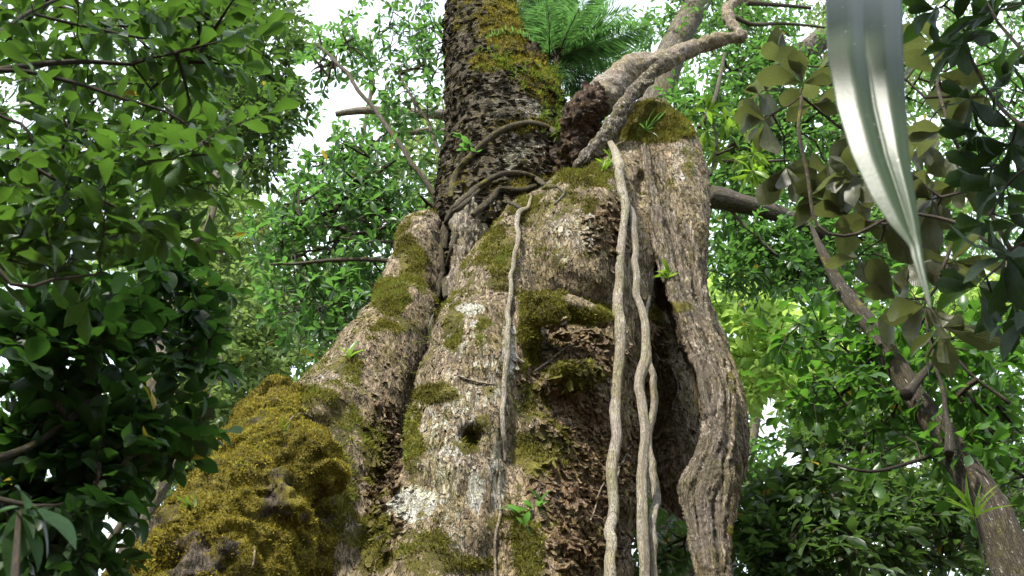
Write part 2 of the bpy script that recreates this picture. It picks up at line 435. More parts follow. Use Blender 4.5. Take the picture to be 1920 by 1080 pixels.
# ---------------------------------------------------------------- the giant tree
giant = thing('giant_tree', 'massive old buttressed tree with peeling pale brown bark filling the middle of the view', 'tree', (0.6, 6.6, 0))
def warp(V, f, a, o=31.0):
    return V + a * np.stack([fbm(V * f + o, 3), fbm(V * f + 2 * o, 3), fbm(V * f + 3 * o, 3)], 1)
def W(x, y, z, r): return np.array([x, y, z, r])

core = np.vstack([[W(.45, 6.9, -.2, 1.7), W(.4, 6.9, 1.5, 1.35), W(.3, 6.95, 3, 1.05)], chain([(985, 1080, 7.0, 180), (1025, 800, 7.0, 170), (1080, 560, 7.05, 150), (1140, 420, 7.15, 92), (1180, 345, 7.25, 70), (1215, 270, 7.25, 56)])])
l1 = np.vstack([[W(-1.1, 5.1, -.2, .8), W(-.85, 5.5, 1.5, .65)], chain([(760, 1300, 5.85, 135), (805, 1080, 5.95, 122), (850, 900, 6.05, 97), (878, 740, 6.15, 93), (925, 600, 6.35, 82), (955, 520, 6.5, 74), (1000, 430, 6.75, 56), (1055, 378, 6.95, 36), (1080, 362, 7.05, 24)])])
l2u = chain([(1078, 525, 6.42, 92), (1090, 440, 6.6, 92), (1116, 400, 6.8, 60), (1142, 350, 6.95, 32), (1165, 310, 7.0, 24)])
l2d = np.vstack([[W(.5, 5.4, -.2, .7), W(.35, 5.7, 2, .6)], chain([(1000, 1080, 6.15, 118), (1020, 850, 6.4, 95), (1060, 700, 6.6, 85), (1090, 590, 6.75, 80)])])
l2e = chain([(1130, 1100, 6.35, 60), (1120, 900, 6.45, 55), (1120, 740, 6.6, 45)])
l3 = np.vstack([chain([(1345, 1100, 6.9, 24), (1342, 1000, 6.95, 20), (1350, 900, 7.05, 34), (1360, 820, 7.1, 34), (1346, 745, 7.1, 36), (1315, 640, 7.1, 40), (1283, 520, 7.05, 42), (1280, 400, 7.05, 42), (1268, 310, 7.1, 46), (1240, 252, 7.15, 46), (1205, 230, 7.2, 38)])])
lsh = chain([(560, 860, 6.2, 40), (585, 780, 6.35, 42), (612, 725, 6.45, 34)])
lb = np.vstack([[W(-2.4, 5.2, -.2, .8), W(-2.1, 5.7, 2, .6)], chain([(520, 1150, 6.0, 95), (590, 1000, 6.15, 88), (640, 880, 6.35, 88), (668, 780, 6.5, 84), (695, 700, 6.65, 80), (738, 630, 6.85, 66), (764, 560, 7.0, 50), (777, 500, 7.1, 41), (790, 425, 7.2, 34)])])
lbb = chain([(560, 900, 6.1, 60), (590, 790, 6.3, 58), (625, 730, 6.5, 44)])
web = np.vstack([[W(-1.2, 6.5, -.2, 1.1), W(-1.1, 6.6, 2, .8)], chain([(690, 1100, 6.9, 130), (735, 900, 6.95, 90), (775, 760, 7.0, 50), (805, 650, 7.05, 24), (815, 610, 7.1, 10)])])
cuts = [chain([(878, 824, 5.45, 6), (880, 822, 5.62, 9), (882, 820, 5.85, 10)]), chain([(1290, 1100, 6.7, 56), (1278, 900, 6.7, 42), (1276, 740, 6.75, 34), (1260, 640, 6.85, 24), (1250, 585, 6.85, 13)]), chain([(1285, 960, 7.0, 46), (1278, 800, 7.05, 34), (1268, 680, 7.1, 24)]),
        chain([(985, 655, 5.75, 12), (1040, 650, 5.8, 20), (1110, 645, 5.85, 16)]), chain([(1110, 1120, 5.75, 26), (1120, 900, 5.95, 24), (1120, 780, 6.1, 18)]), chain([(965, 1100, 5.55, 12), (962, 900, 5.75, 12), (965, 760, 5.85, 10)]),
        chain([(1207, 560, 6.45, 15), (1204, 420, 6.55, 13), (1198, 330, 6.8, 9)]),
        chain([(1185, 1100, 6.15, 20), (1180, 850, 6.3, 16), (1180, 700, 6.45, 12)])]
ledge = [chain([(968, 566, 6.12, 10), (995, 578, 5.98, 13), (1022, 584, 5.9, 14), (1045, 600, 5.88, 12)]), chain([(1030, 572, 5.92, 12), (1075, 578, 5.95, 13), (1110, 592, 5.98, 12), (1146, 598, 6.1, 9)]), chain([(1035, 730, 6.02, 9), (1062, 710, 5.98, 12), (1098, 696, 6.05, 12), (1130, 692, 6.15, 9)]), chain([(985, 585, 5.98, 10), (988, 620, 6.02, 9), (1000, 650, 6.1, 6)]),
         chain([(995, 812, 5.95, 14), (1030, 818, 5.95, 14)]), chain([(565, 800, 5.95, 20), (600, 770, 6.0, 18), (630, 735, 6.1, 13)]), chain([(640, 1100, 5.75, 20), (636, 1000, 5.85, 20), (622, 900, 5.95, 22), (640, 830, 6.0, 16)]), chain([(690, 1100, 5.95, 16), (682, 1000, 6.02, 15), (672, 920, 6.08, 12)])]
back = chain([(1256, 600, 7.75, 34), (1262, 760, 7.75, 44), (1275, 900, 7.7, 44), (1290, 950, 7.7, 26)])
V, Q = solid(ledge + [core, back, l1, l2u, l2d, l2e, l3, lb, lbb, lsh, web], .02, cuts=cuts, k=.11, kc=.1, lump=(2.2, .07))
N = vnormals(V, Q)
moss_m = blobs(V, [(1215, 225, 85, 38, 1), (1090, 325, 75, 32, .8), (930, 480, 45, 75, .72), (1000, 400, 55, 30, .55), (1020, 578, 62, 32, 1.25), (1105, 590, 62, 22, 1.25), (990, 630, 26, 60, 1), (1085, 705, 60, 26, 1.1), (610, 770, 60, 50, .62), (630, 940, 50, 130, .66), (1240, 240, 90, 30, 1.1), (560, 740, 50, 30, .9), (655, 700, 40, 50, .55), (700, 850, 40, 90, .6), (760, 470, 30, 50, .7), (905, 600, 16, 40, .5), (1090, 380, 50, 25, .6), (930, 1000, 25, 60, .6),
    (1100, 700, 55, 30, .8), (1010, 840, 55, 55, .7), (985, 1030, 45, 65, .95), (800, 1040, 85, 60, .66), (815, 738, 48, 22, .9), (775, 830, 20, 90, .75), (880, 835, 26, 22, .9), (905, 790, 20, 30, .6), (1040, 480, 40, 30, .55), (1000, 760, 40, 40, .6), (700, 1020, 40, 90, .7), (880, 1060, 60, 25, .9), (850, 620, 22, 60, .7),
    (1290, 300, 14, 60, .6), (780, 500, 35, 55, .75), (735, 560, 40, 38, 1), (745, 610, 60, 22, .66), (620, 780, 60, 60, .6), (600, 900, 60, 100, .7), (700, 780, 60, 60, .4), (650, 950, 40, 120, .6), (1220, 590, 30, 20, .9), (1190, 760, 20, 60, .4)], .4)
up = np.clip(N[:, 2], 0, 1)
moss_m = np.clip(np.maximum(moss_m, .33 + 0 * moss_m) + .35 * up - .1, 0, 1)
lich = blobs(V, [(772, 942, 42, 36, 1), (893, 925, 22, 34, .9), (880, 577, 34, 16, .9), (955, 650, 18, 70, .7), (870, 640, 60, 50, .5), (840, 820, 90, 130, .5), (850, 1000, 50, 60, .45), (1075, 440, 70, 60, .46), (910, 720, 50, 60, .5), (930, 900, 20, 120, .6), (1080, 690, 25, 12, .7), (640, 700, 60, 50, .4), (1280, 300, 40, 60, .45)], .4)
lich = np.maximum(lich, .27)
redm = blobs(V, [(1090, 900, 85, 230, .95), (1100, 660, 80, 60, .8), (1135, 430, 40, 60, .7), (1000, 690, 40, 50, .5), (720, 900, 40, 200, .8), (1225, 830, 45, 250, .5)], .3)
# relief: vertical bark ridges, shaggy plates, mossy cushions, wrinkles across the collar
rid = fbm(warp(V, 2.5, .5) * np.array([12, 12, 5]), 4) - .5
shag = np.abs(fbm(V * np.array([7, 7, 9]) + 3, 4) - .5)
cush = fbm(V * 9 + 8, 3)
lum = fbm(V * 4.2 + 2, 3) - .5
d = rid * .045 * (1 - moss_m) + lum * .07 + redm * (shag - .12) * .24 + smooth(.5, .9, moss_m) * (cush - .4) * .09
V = V + N * d[:, None]
trunk_mask = np.stack([moss_m, lich, redm, np.ones(len(V))], 1)
v_, f_, a_ = thin_out(V, Q, {'mask': trunk_mask})
trunk = part('trunk', v_, f_, M['pale'], giant, attrs=a_)
TR = (V, Q, moss_m, redm)
print('trunk', len(V))

# dark younger stem rising behind
D0 = np.vstack([[W(-.3, 8.0, -.2, 1.2), W(-.4, 8, 3, .8)], chain([(850, 700, 7.6, 50), (868, 570, 7.5, 58), (898, 500, 7.55, 80), (925, 420, 7.6, 98), (940, 340, 7.65, 101), (946, 250, 7.7, 100), (940, 180, 7.8, 94), (915, 100, 7.95, 70), (903, 40, 8.05, 60), (895, -40, 8.2, 52), (885, -200, 8.4, 48), (870, -420, 8.8, 44), (860, -640, 9.2, 40)])])
DV, DQ = solid([D0, chain([(835, 560, 7.25, 20), (832, 480, 7.3, 22), (850, 400, 7.35, 20)]), chain([(1010, 210, 7.75, 45), (1030, 290, 7.55, 32), (1040, 345, 7.4, 24)])], .025, k=.15, lump=(2.5, .05))
DN = vnormals(DV, DQ)
dm = blobs(DV, [(945, 40, 45, 75, 1), (960, 115, 90, 22, .85), (1015, 150, 50, 60, .8), (985, 235, 60, 14, .8), (1000, 350, 70, 25, .7), (880, 20, 40, 80, .45), (860, 330, 30, 60, .4)], .35)
dm = np.maximum(dm, .25)
wr = np.abs(fbm(warp(DV, 2.2, .5) * np.array([5, 5, 14]), 4) - .5)
DV = DV + DN * ((wr - .12) * .22 + (fbm(DV * 5, 3) - .5) * .07 + smooth(.5, .9, dm) * (fbm(DV * 12, 2) - .3) * .07)[:, None]
OR = [(.25, (.03, .028, .006)), (.42, (.10, .085, .012)), (.58, (.22, .15, .015)), (.75, (.30, .22, .02)), (.9, (.14, .17, .02))]
dlich = blobs(DV, [(980, 290, 60, 50, .5), (1000, 200, 40, 50, .5), (940, 190, 60, 60, .36)], .4)
v_, f_, a_ = thin_out(DV, DQ, {'mask': np.stack([dm, np.maximum(dlich, .2), blobs(DV, [(1020, 330, 40, 60, .7)]), np.ones(len(DV))], 1)})
stem = part('stem', v_, f_, M['dark'], giant, attrs=a_, label='dark wrinkled stem with orange moss rising behind the pale trunk')

# mossy root mound, lower left
mm_ = [np.vstack([[W(-3.2, 4.4, -.2, .7), W(-2.7, 4.8, 1.5, .55)], chain([(350, 1180, 5.25, 150), (412, 1080, 5.35, 138), (470, 960, 5.55, 106), (500, 880, 5.7, 82), (512, 820, 5.85, 58), (530, 775, 6.0, 32)])]),
       chain([(555, 830, 5.6, 40), (590, 868, 5.5, 36), (610, 905, 5.5, 22)]), chain([(470, 930, 5.25, 30), (540, 950, 5.2, 30)]), chain([(370, 1020, 5.3, 34), (430, 950, 5.35, 32), (470, 880, 5.5, 30)]), chain([(520, 1080, 5.35, 45), (515, 1030, 5.4, 52), (540, 960, 5.5, 42)]),
       chain([(412, 910, 5.75, 28), (438, 860, 5.8, 28), (478, 795, 5.95, 22), (500, 750, 6.05, 18), (530, 742, 6.1, 16)]),
       chain([(320, 1050, 5.4, 30), (372, 980, 5.5, 30), (372, 925, 5.7, 16)]), chain([(585, 1080, 5.75, 30), (600, 1000, 5.85, 34), (590, 930, 5.95, 30)])]
MV, MQ = solid(mm_, .018, cuts=[chain([(568, 1100, 5.15, 15), (566, 1000, 5.3, 14), (592, 940, 5.35, 11)]), chain([(585, 960, 5.5, 22), (612, 940, 5.6, 16)]), chain([(470, 1000, 5.0, 8), (520, 985, 4.95, 10), (545, 992, 5.0, 8)]), chain([(480, 865, 5.15, 9), (500, 895, 5.1, 11)]), chain([(390, 930, 5.2, 10), (345, 985, 5.0, 9)]), chain([(440, 815, 5.6, 12), (470, 800, 5.6, 8)]), chain([(360, 1060, 4.6, 9), (410, 1040, 4.55, 8)])], k=.11, kc=.05, lump=(3.0, .06))
MN = vnormals(MV, MQ)
MV = MV + MN * ((.08 - np.abs(fbm(warp(MV, 2, .5) * np.array([4.6, 4.6, 3.6]) + 4, 4) - .5)) * .42 + (fbm(MV * 15, 3) - .5) * .07)[:, None]
mmm = np.clip(.85 + .4 * np.clip(MN[:, 2] + .3, -.6, .5) - .35 * blobs(MV, [(345, 1060, 60, 50), (395, 900, 40, 40), (600, 1000, 40, 80, .8)]) - .5 * smooth(.56, .70, fbm(MV * 3.1 + 9, 4)), 0, 1)
M['mound'] = bark('mossy_root', (.04, .033, .025), (.16, .125, .09), moss=[(.3, (.025, .02, .006)), (.43, (.075, .062, .010)), (.54, (.15, .125, .015)), (.65, (.22, .18, .025)), (.8, (.12, .15, .03))], bumpd=.025)
v_, f_, a_ = thin_out(MV, MQ, {'mask': np.stack([mmm, 0 * mmm + .2, 0 * mmm, 0 * mmm + 1], 1)})
buttress = part('buttress_root', v_, f_, M['mound'], giant, attrs=a_, label='buttress root thickly covered in golden green moss')

M['snag'] = bark('weathered_wood', (.13, .10, .07), (.56, .49, .40), stretch=(30, 30, 9), bumpd=.02)
# splintered snag beside the trunk
SV, SQ = solid([chain([(858, 392, 6.55, 3), (858, 430, 6.5, 8)]), chain([(876, 376, 6.6, 3), (873, 430, 6.5, 8)]), chain([(893, 398, 6.65, 3), (890, 440, 6.6, 9)]), chain([(868, 374, 6.6, 7), (864, 420, 6.55, 14), (862, 480, 6.5, 16), (862, 540, 6.5, 18), (852, 600, 6.4, 20)]),
                chain([(884, 378, 6.65, 6), (880, 430, 6.6, 15), (884, 490, 6.7, 18), (880, 560, 6.6, 22)]),
                chain([(900, 425, 6.95, 6), (903, 450, 6.9, 16), (908, 500, 6.8, 24), (905, 560, 6.7, 26)])], .014, k=.05, lump=(7, .03), pad=.1)
SN = vnormals(SV, SQ)
SV = SV + SN * ((np.abs(fbm(SV * np.array([22, 22, 7]), 3) - .5) - .1) * .14)[:, None]
part('snag', SV, SQ, M['snag'], giant, attrs={'mask': np.stack([.3 + 0 * SV[:, 0], .35 + 0 * SV[:, 0], .2 + 0 * SV[:, 0], 1 + 0 * SV[:, 0]], 1)}, label='splintered grey snag of dead wood')

# broken limb forking from the crotch
LV, LQ = solid([chain([(1160, 150, 6.95, 25.4), (1185, 130, 6.95, 22.1), (1215, 124, 6.95, 18.9), (1250, 112, 6.95, 15.6), (1290, 94, 7.0, 13.1), (1330, 80, 7.0, 11.5), (1365, 72, 7.0, 9.8), (1388, 70, 7.0, 8.2), (1392, 62, 7.0, 7.4)]),
                chain([(1160, 150, 6.95, 25.4), (1135, 175, 6.9, 27.1), (1122, 200, 6.9, 25.4)]),
                chain([(1388, 70, 7.0, 7.4), (1378, 52, 7.02, 6.6), (1366, 34, 7.05, 6.6), (1366, 16, 7.1, 6.6), (1378, 4, 7.15, 5.7), (1400, -10, 7.2, 5.7)])], 0.015, k=.06, lump=(5, .03), pad=.12)
LN = vnormals(LV, LQ)
LV = LV + LN * ((fbm(LV * 14, 3) - .5) * .05)[:, None]
ones = np.ones(len(LV))
limb = part('limb', LV, LQ, M['limb'], giant, attrs={'mask': np.stack([.25 * ones, .42 * ones, .25 * ones, ones], 1)}, label='pale crooked limb reaching to the upper right')
RV, RQ = solid([chain([(1046, 350, 7.3, 8), (1060, 300, 7.2, 20), (1078, 255, 7.05, 26), (1098, 212, 6.85, 31), (1112, 188, 6.8, 27)]),
                chain([(1085, 300, 7.1, 14), (1092, 260, 7.0, 18), (1105, 220, 6.9, 20)])], .012, cuts=[chain([(1110, 185, 6.52, 15), (1100, 205, 6.5, 12)]), chain([(1080, 290, 6.75, 9), (1090, 250, 6.7, 8)])], k=.06, kc=.03, lump=(6, .05), pad=.12)
RN = vnormals(RV, RQ)
RV = RV + RN * ((np.abs(fbm(RV * np.array([12, 12, 10]), 3) - .5) - .1) * .2)[:, None]
part('broken_end', RV, RQ, M['rot'], limb if False else giant, attrs={'mask': np.stack([.28 + 0 * RV[:, 0], .3 + 0 * RV[:, 0], .5 + 0 * RV[:, 0], 1 + 0 * RV[:, 0]], 1)}, label='dark rotten broken base of the limb')
EV, EQ = solid([chain([(1085, 310, 6.95, 11.2), (1112, 285, 6.8, 13.6), (1140, 250, 6.72, 13.6), (1160, 215, 6.68, 13.6), (1180, 185, 6.66, 12.0), (1200, 160, 6.65, 11.2), (1222, 138, 6.65, 8.0), (1246, 114, 6.65, 6.4)]),
                chain([(1188, 170, 6.64, 7.2), (1205, 157, 6.6, 5.6), (1226, 152, 6.6, 3.2)])], .01, k=.04, lump=(7, .03), pad=.1)
EN = vnormals(EV, EQ); EV = EV + EN * ((fbm(EV * 16, 3) - .5) * .05)[:, None]; e1_ = np.ones(len(EV))
M['grey'] = bark('grey_lichen_bark', (.035, .028, .02), (.19, .16, .125), stretch=(24, 24, 14), bumpd=.012)
part('dead_branch', EV, EQ, M['grey'], giant, attrs={'mask': np.stack([.3 * e1_, .42 * e1_, .2 * e1_, e1_], 1)}, label='straight dead branch with a split tip crossing the limb')

# surface lookup for whatever clings to the tree
def bvh_of(parts):
    vs, fs, n = [], [], 0
    for v, q in parts:
        vs.append(v); fs.append(q + n); n += len(v)
    return BVHTree.FromPolygons(np.concatenate(vs).tolist(), np.concatenate(fs).tolist())
TREE = bvh_of([(V, Q), (DV, DQ), (MV, MQ), (SV, SQ), (RV, RQ)])
def snap(px, py, lift=0.0, fallback=7.0, bvh=None):
    d = P(px, py, 5.0) - CAM; d = d / np.linalg.norm(d)
    h = (bvh or TREE).ray_cast(Vector(CAM), Vector(d))
    if h[0] is None: return P(px, py, fallback), Vector((0, -1, 0))
    return np.array(h[0]) - d * lift, h[1]
def drape(L, lift=.3, win=2, n=5, far=7.0):
    "path over the bark: [(px,py,hw)...]; the depth follows the nearest bark around each point"
    p = catmull([(a, b, c) for a, b, c in L], n)
    Y = np.array([snap(a, b, 0, far)[0][1] for a, b, c in p])
    Ys = np.array([Y[max(0, i - win):i + win + 1].min() for i in range(len(Y))])
    if lift >= 1.5: Ys = np.minimum.accumulate(Ys)
    k = np.array([.25, .5, .25]); Yp = np.r_[Ys[0], Ys, Ys[-1]]; Ys = np.convolve(Yp, k, 'valid')
    out = np.array([PR(a, b, y, c) for (a, b, c), y in zip(p, Ys)])
    out[:, 1] -= out[:, 3] * lift
    if lift >= .9: out[:, :3] += (np.stack([fbm(out[:, :3] * 4 + 7, 3), fbm(out[:, :3] * 4 + 29, 3), 0 * out[:, 0] + .5], 1) - .5) * np.array([.09, .05, 0]); out[:, 3] *= .75 + .5 * fbm(out[:, :3] * 2.2 + 50, 2)
    return out
def knotty(seed, amp=.18, strands=0):
    def f(th, s):
        q = np.stack([np.cos(th) * 1.4 + seed, np.sin(th) * 1.4, s * 5], -1)
        r = 1 + amp * 2 * (fbm(q.reshape(-1, 3), 3).reshape(th.shape) - .5)
        if strands: r = r * (1 + .16 * np.abs(np.cos(strands * .5 * (th + s * 1.1 + seed))) - .08)
        return r
    return f
def vine(name, paths, mat, root=None, label=None, cat='vine', group=None, sides=14, step=.02, amp=.16, strands=0, mask=(.14, .3, 0, 1)):
    first = paths[0]; loc = first[-1][:3].copy()
    if root is None:
        b = Bag()
        for i, p in enumerate(paths): v, f, uv = tube(p, sides, step, knotty(i * 3.1 + len(p) * .7, amp, strands)); b.add(v, f, uv)
        v, f, uv, t = b.get(); me = make_mesh(name, v - loc, f, {'tint': t, 'mask': np.tile(np.array(mask), (len(v), 1))}, uv)
        return obj(name, me, mat, None, None, label, cat, group, loc)
    for i, p in enumerate(paths):
        v, f, uv = tube(p, sides, step, knotty(i * 3.1, amp, strands))
        part(name, v, f, mat, root, attrs={'mask': np.tile(np.array(mask), (len(v), 1))}, uv=uv)

vine('climbing_vine', [drape([(993, 370, 1.9), (990, 392, 3.7), (976, 404, 4.4), (972, 450, 4.4), (963, 520, 4.4), (957, 580, 5.0), (950, 640, 5.0), (945, 700, 5.0), (944, 760, 5.0), (946, 830, 5.0), (944, 866, 2.5)], .9)], M['vine'],
     label='short thin pale vine hanging on the bark left of the mossy hollow', cat='vine', step=.012, amp=.3)
vine('rootlet', [drape([(938, 862, 2), (935, 920, 3), (938, 965, 3), (930, 1000, 3), (928, 1040, 3), (930, 1120, 3)])], M['limb'],
     label='hair thin pale root running down from the tip of the short vine', cat='root', sides=8)
vine('climbing_vine', [drape([(1146, 272, 4.8), (1156, 300, 8.0), (1162, 340, 8.8), (1170, 385, 8.8), (1164, 430, 7.2), (1162, 480, 8.0), (1160, 560, 9.6), (1162, 620, 10.4), (1156, 700, 9.6), (1151, 780, 9.6), (1150, 860, 10.4), (1146, 950, 10.4), (1140, 1020, 10.4), (1142, 1120, 10.4), (1140, 1250, 11.2)], 1.6, 8)], M['vine'],
     label='smooth pale straight vine hanging down the middle of the trunk', step=.012, amp=.3, strands=2)
vine('climbing_vine', [drape([(1172, 385, 6.4), (1184, 420, 7.2), (1186, 470, 6.4), (1194, 540, 7.2), (1202, 600, 8.0), (1204, 680, 9.6), (1198, 730, 8.8), (1203, 790, 9.6), (1208, 860, 9.6), (1200, 920, 9.6), (1206, 1000, 10.4), (1208, 1060, 10.4), (1206, 1250, 11.2)], 2.0, 9),
                       drape([(1214, 560, 2.4), (1210, 610, 4.8), (1216, 680, 6.4), (1221, 740, 6.4), (1219, 800, 6.4), (1216, 850, 5.6), (1226, 920, 7.2), (1225, 1000, 7.2), (1224, 1060, 7.2), (1226, 1250, 7.2)], 3.0, 12)], M['vine'],
     label='double stranded pale vine twisting beside the dark hollow', step=.012, amp=.3)

# the fluted strangler root on the right: braided strands
sy = 6.35
strands = [
 [(1188, 222, 7.0, 6), (1203, 260, 6.95, 8), (1212, 310, 6.85, 10), (1222, 370, 6.8, 12), (1234, 430, 6.75, 15), (1246, 480, 6.65, 15), (1258, 530, 6.58, 14), (1276, 580, 6.5, 13), (1300, 640, 6.42, 16), (1325, 690, 6.38, 16), (1343, 740, 6.33, 17), (1338, 800, 6.3, 18), (1322, 850, 6.25, 16), (1298, 895, 6.2, 15), (1288, 925, 6.2, 13), (1294, 970, 6.2, 12), (1308, 1030, 6.15, 13), (1320, 1100, 6.1, 14), (1330, 1300, 6.0, 18)],
 [(1270, 540, 6.6, 13), (1295, 580, 6.6, 13), (1322, 620, 6.55, 14), (1342, 670, 6.5, 17), (1356, 720, 6.4, 18), (1362, 780, 6.35, 17), (1360, 850, 6.3, 18), (1354, 900, 6.25, 18), (1347, 960, 6.2, 15), (1348, 1020, 6.15, 15), (1352, 1100, 6.1, 16), (1356, 1300, 6.0, 16)],
 [(1285, 600, 6.5, 7), (1304, 650, 6.4, 7), (1316, 710, 6.33, 8), (1325, 760, 6.25, 8), (1345, 830, 6.24, 10), (1338, 890, 6.18, 12), (1322, 940, 6.14, 12), (1328, 1000, 6.1, 11), (1336, 1100, 6.05, 12), (1340, 1300, 5.95, 14)],
 [(1330, 690, 6.3, 6), (1352, 750, 6.3, 7), (1350, 810, 6.22, 8), (1330, 870, 6.16, 7), (1312, 930, 6.12, 7), (1315, 990, 6.1, 6), (1326, 1060, 6.05, 6)],
 [(1235, 300, 6.95, 16), (1252, 380, 6.9, 16), (1265, 460, 6.82, 15), (1280, 540, 6.7, 16), (1305, 620, 6.55, 14)],
 [(1262, 300, 6.95, 15), (1280, 380, 6.9, 14), (1290, 450, 6.85, 16), (1305, 520, 6.8, 14), (1318, 600, 6.7, 16), (1345, 680, 6.6, 16)],
 [(1300, 440, 6.95, 14), (1316, 470, 6.95, 10), (1310, 500, 6.9, 10), (1308, 560, 6.85, 12)],
 [(1220, 520, 6.7, 5), (1213, 560, 6.6, 6)], [(1222, 480, 6.75, 7), (1218, 540, 6.65, 6), (1214, 580, 6.6, 5)]]
RTv, RTq = solid([chain(s) for s in strands], .0145, k=.022, lump=(5, .02), pad=.15)
RTn = vnormals(RTv, RTq)
best = np.full(len(RTv), 9.0); ang = np.zeros(len(RTv)); along = np.zeros(len(RTv)); rad_ = np.zeros(len(RTv))
for si, st0 in enumerate(strands):
    cc, sl_ = resample(chain(st0), .03)
    for lo_ in range(0, len(RTv), 20000):
        v_ = RTv[lo_:lo_ + 20000]; dd = np.linalg.norm(v_[:, None] - cc[None, :, :3], axis=2) - cc[None, :, 3]; k_ = dd.argmin(1); dm_ = dd[np.arange(len(v_)), k_]
        m_ = dm_ < best[lo_:lo_ + 20000]; ix = lo_ + np.where(m_)[0]
        best[ix] = dm_[m_]; o_ = v_[m_] - cc[k_[m_], :3]; ang[ix] = np.arctan2(o_[:, 0], -o_[:, 1] * .77 - o_[:, 2] * .64); along[ix] = sl_[k_[m_]] + si * 3.7; rad_[ix] = cc[k_[m_], 3]
wv_ = fbm(RTv * 3.5, 3) - .5
gro = np.abs(np.sin(ang * 3.0 + along * 1.6 + wv_ * 6)) ; gro2 = np.abs(np.sin(ang * 7.0 - along * 1.1 + wv_ * 9))
RTv = RTv + RTn * (rad_ * ((gro - .7) * .48 + (gro2 - .6) * .3) + (fbm(RTv * 14, 3) - .5) * .03)[:, None]
RTuv = np.stack([ang / (2 * math.pi), along], 1)
rl = P(1330, 1080, 6.2); ro = np.ones(len(RTv))
rm = blobs(RTv, [(1270, 575, 40, 12, .7), (1200, 230, 30, 20, .6), (1375, 700, 14, 50, .5)])
obj('strangler_root', make_mesh('strangler_root', RTv - rl, RTq, {'mask': np.stack([np.maximum(rm, .15), .3 * ro, .12 * ro, ro], 1)}, RTuv), M['root'], None, None,
    'thick fluted grey brown root braided down the right edge of the giant trunk', 'root', None, rl)
TREE2 = bvh_of([(V, Q), (DV, DQ), (MV, MQ), (RTv, RTq)])

# roots wrapped round the dark stem
def stem_root(L, label, **k): vine('wrapping_root', [drape([(a, b, c * .72) for a, b, c in L], .2, 1)], M['ring'], label=label, cat='root', step=.015, amp=.32, mask=k.get('mask', (.3, .25, 0, 1)), sides=12)
stem_root([(846, 372, 8), (852, 335, 9), (872, 305, 9), (905, 272, 9), (940, 246, 9), (985, 233, 9), (1020, 238, 9), (1045, 250, 8)], 'thick mossy topmost root hooped round the dark stem', mask=(.46, .2, 0, 1))
stem_root([(832, 470, 10), (838, 420, 9), (852, 392, 9), (885, 360, 8), (930, 332, 8), (965, 326, 8), (1000, 334, 8), (1025, 350, 6)], 'long smooth brown root arching under the topmost hoop')
stem_root([(838, 560, 9), (828, 500, 9), (826, 450, 8), (845, 405, 8), (868, 385, 7), (905, 352, 6), (935, 340, 5)], 'second thinner root running just beneath the long arching one')
stem_root([(885, 405, 7), (905, 388, 8), (925, 372, 8), (935, 356, 8), (950, 354, 7), (975, 358, 8), (1005, 350, 9)], 'pale forked root crooked between the dark stem and the trunk')
stem_root([(930, 368, 3), (926, 380, 3), (931, 398, 2)], 'tiny hooked rootlet below the crooked pale root', mask=(.1, .5, 0, 1))
stem_root([(945, 378, 4), (965, 384, 5), (985, 398, 4)], 'small dark root tucked beside the head of the short vine')
stem_root([(1018, 356, 5), (1030, 350, 7), (1050, 352, 3)], 'mossy stub lying in the fork of the trunks', mask=(.7, .2, 0, 1))
stem_root([(1046, 350, 3), (1058, 362, 4), (1048, 376, 4), (1040, 384, 3)], 'little pale hooked root right of the mossy stub', mask=(.1, .5, 0, 1))
stem_root([(820, 560, 6), (826, 520, 7), (838, 500, 6), (846, 470, 6), (855, 440, 8)], 'dark root descending beside the see through gap')
for i, (L, lab) in enumerate([
 ([(1095, 470, 1.5), (1060, 655, 2), (1010, 690, 2)], 0), ([(860, 706, 2), (900, 718, 2), (932, 722, 1)], 'fine twig root across the pale bark below the snag'),
 ([(1110, 632, 1.5), (1070, 648, 2), (1040, 672, 2), (1000, 700, 1.5)], 'fine brown root slanting under the mossy ledge'),
 ([(1185, 830, 2), (1170, 860, 2), (1155, 880, 2), (1120, 925, 1.5), (1105, 985, 1.5)], 'fine root crossing behind the straight vine'),
 ([(1262, 690, 1.5), (1268, 730, 2), (1258, 760, 1.5), (1254, 790, 1)], 'orange fringe of rootlets dangling in the hollow'),
 ([(1382, 770, 1.5), (1396, 830, 1.8), (1398, 870, 1.8), (1396, 905, 1.5)], 'thin thread root along the right edge of the strangler root'),
 ([(1307, 760, 1.5), (1312, 800, 2), (1306, 830, 1.8), (1318, 850, 1.2)], 'thin curled rootlet at the left edge of the braided root'),
 ([(1222, 640, 1.8), (1236, 680, 1.8), (1240, 740, 1.5)], 'grey thread root at the top of the hollow'),
 ([(1158, 880, 2), (1155, 960, 1.8), (1160, 1010, 1.8), (1178, 1010, 1.5), (1155, 1070, 2.5)], 'slack thin liana between the two long vines')]):
    if lab: vine('rootlet', [drape(L, 1.0, 1)], M['limb'], label=lab, cat='root', sides=6, amp=.05)

vine('fallen_twig', [drape([(545, 795, 1.5), (556, 780, 2), (572, 775, 2), (590, 782, 1.2)], .9)], M['limb'], label='small pale dead twig resting on the top of the golden mossy root', cat='twig', sides=6)
vine('fallen_twig', [drape([(470, 1070, 1.5), (480, 1040, 2), (484, 1020, 1.2)], .9)], M['limb'], label='short reddish dead twig on the lower face of the golden mossy root', cat='twig', sides=6)
vine('rootlet', [drape([(1060, 640, 1.5), (1085, 622, 2), (1120, 618, 1.2)], 1.0, 1)], M['limb'], label='short brown rootlet level under the mossy ledge', cat='root', sides=6)
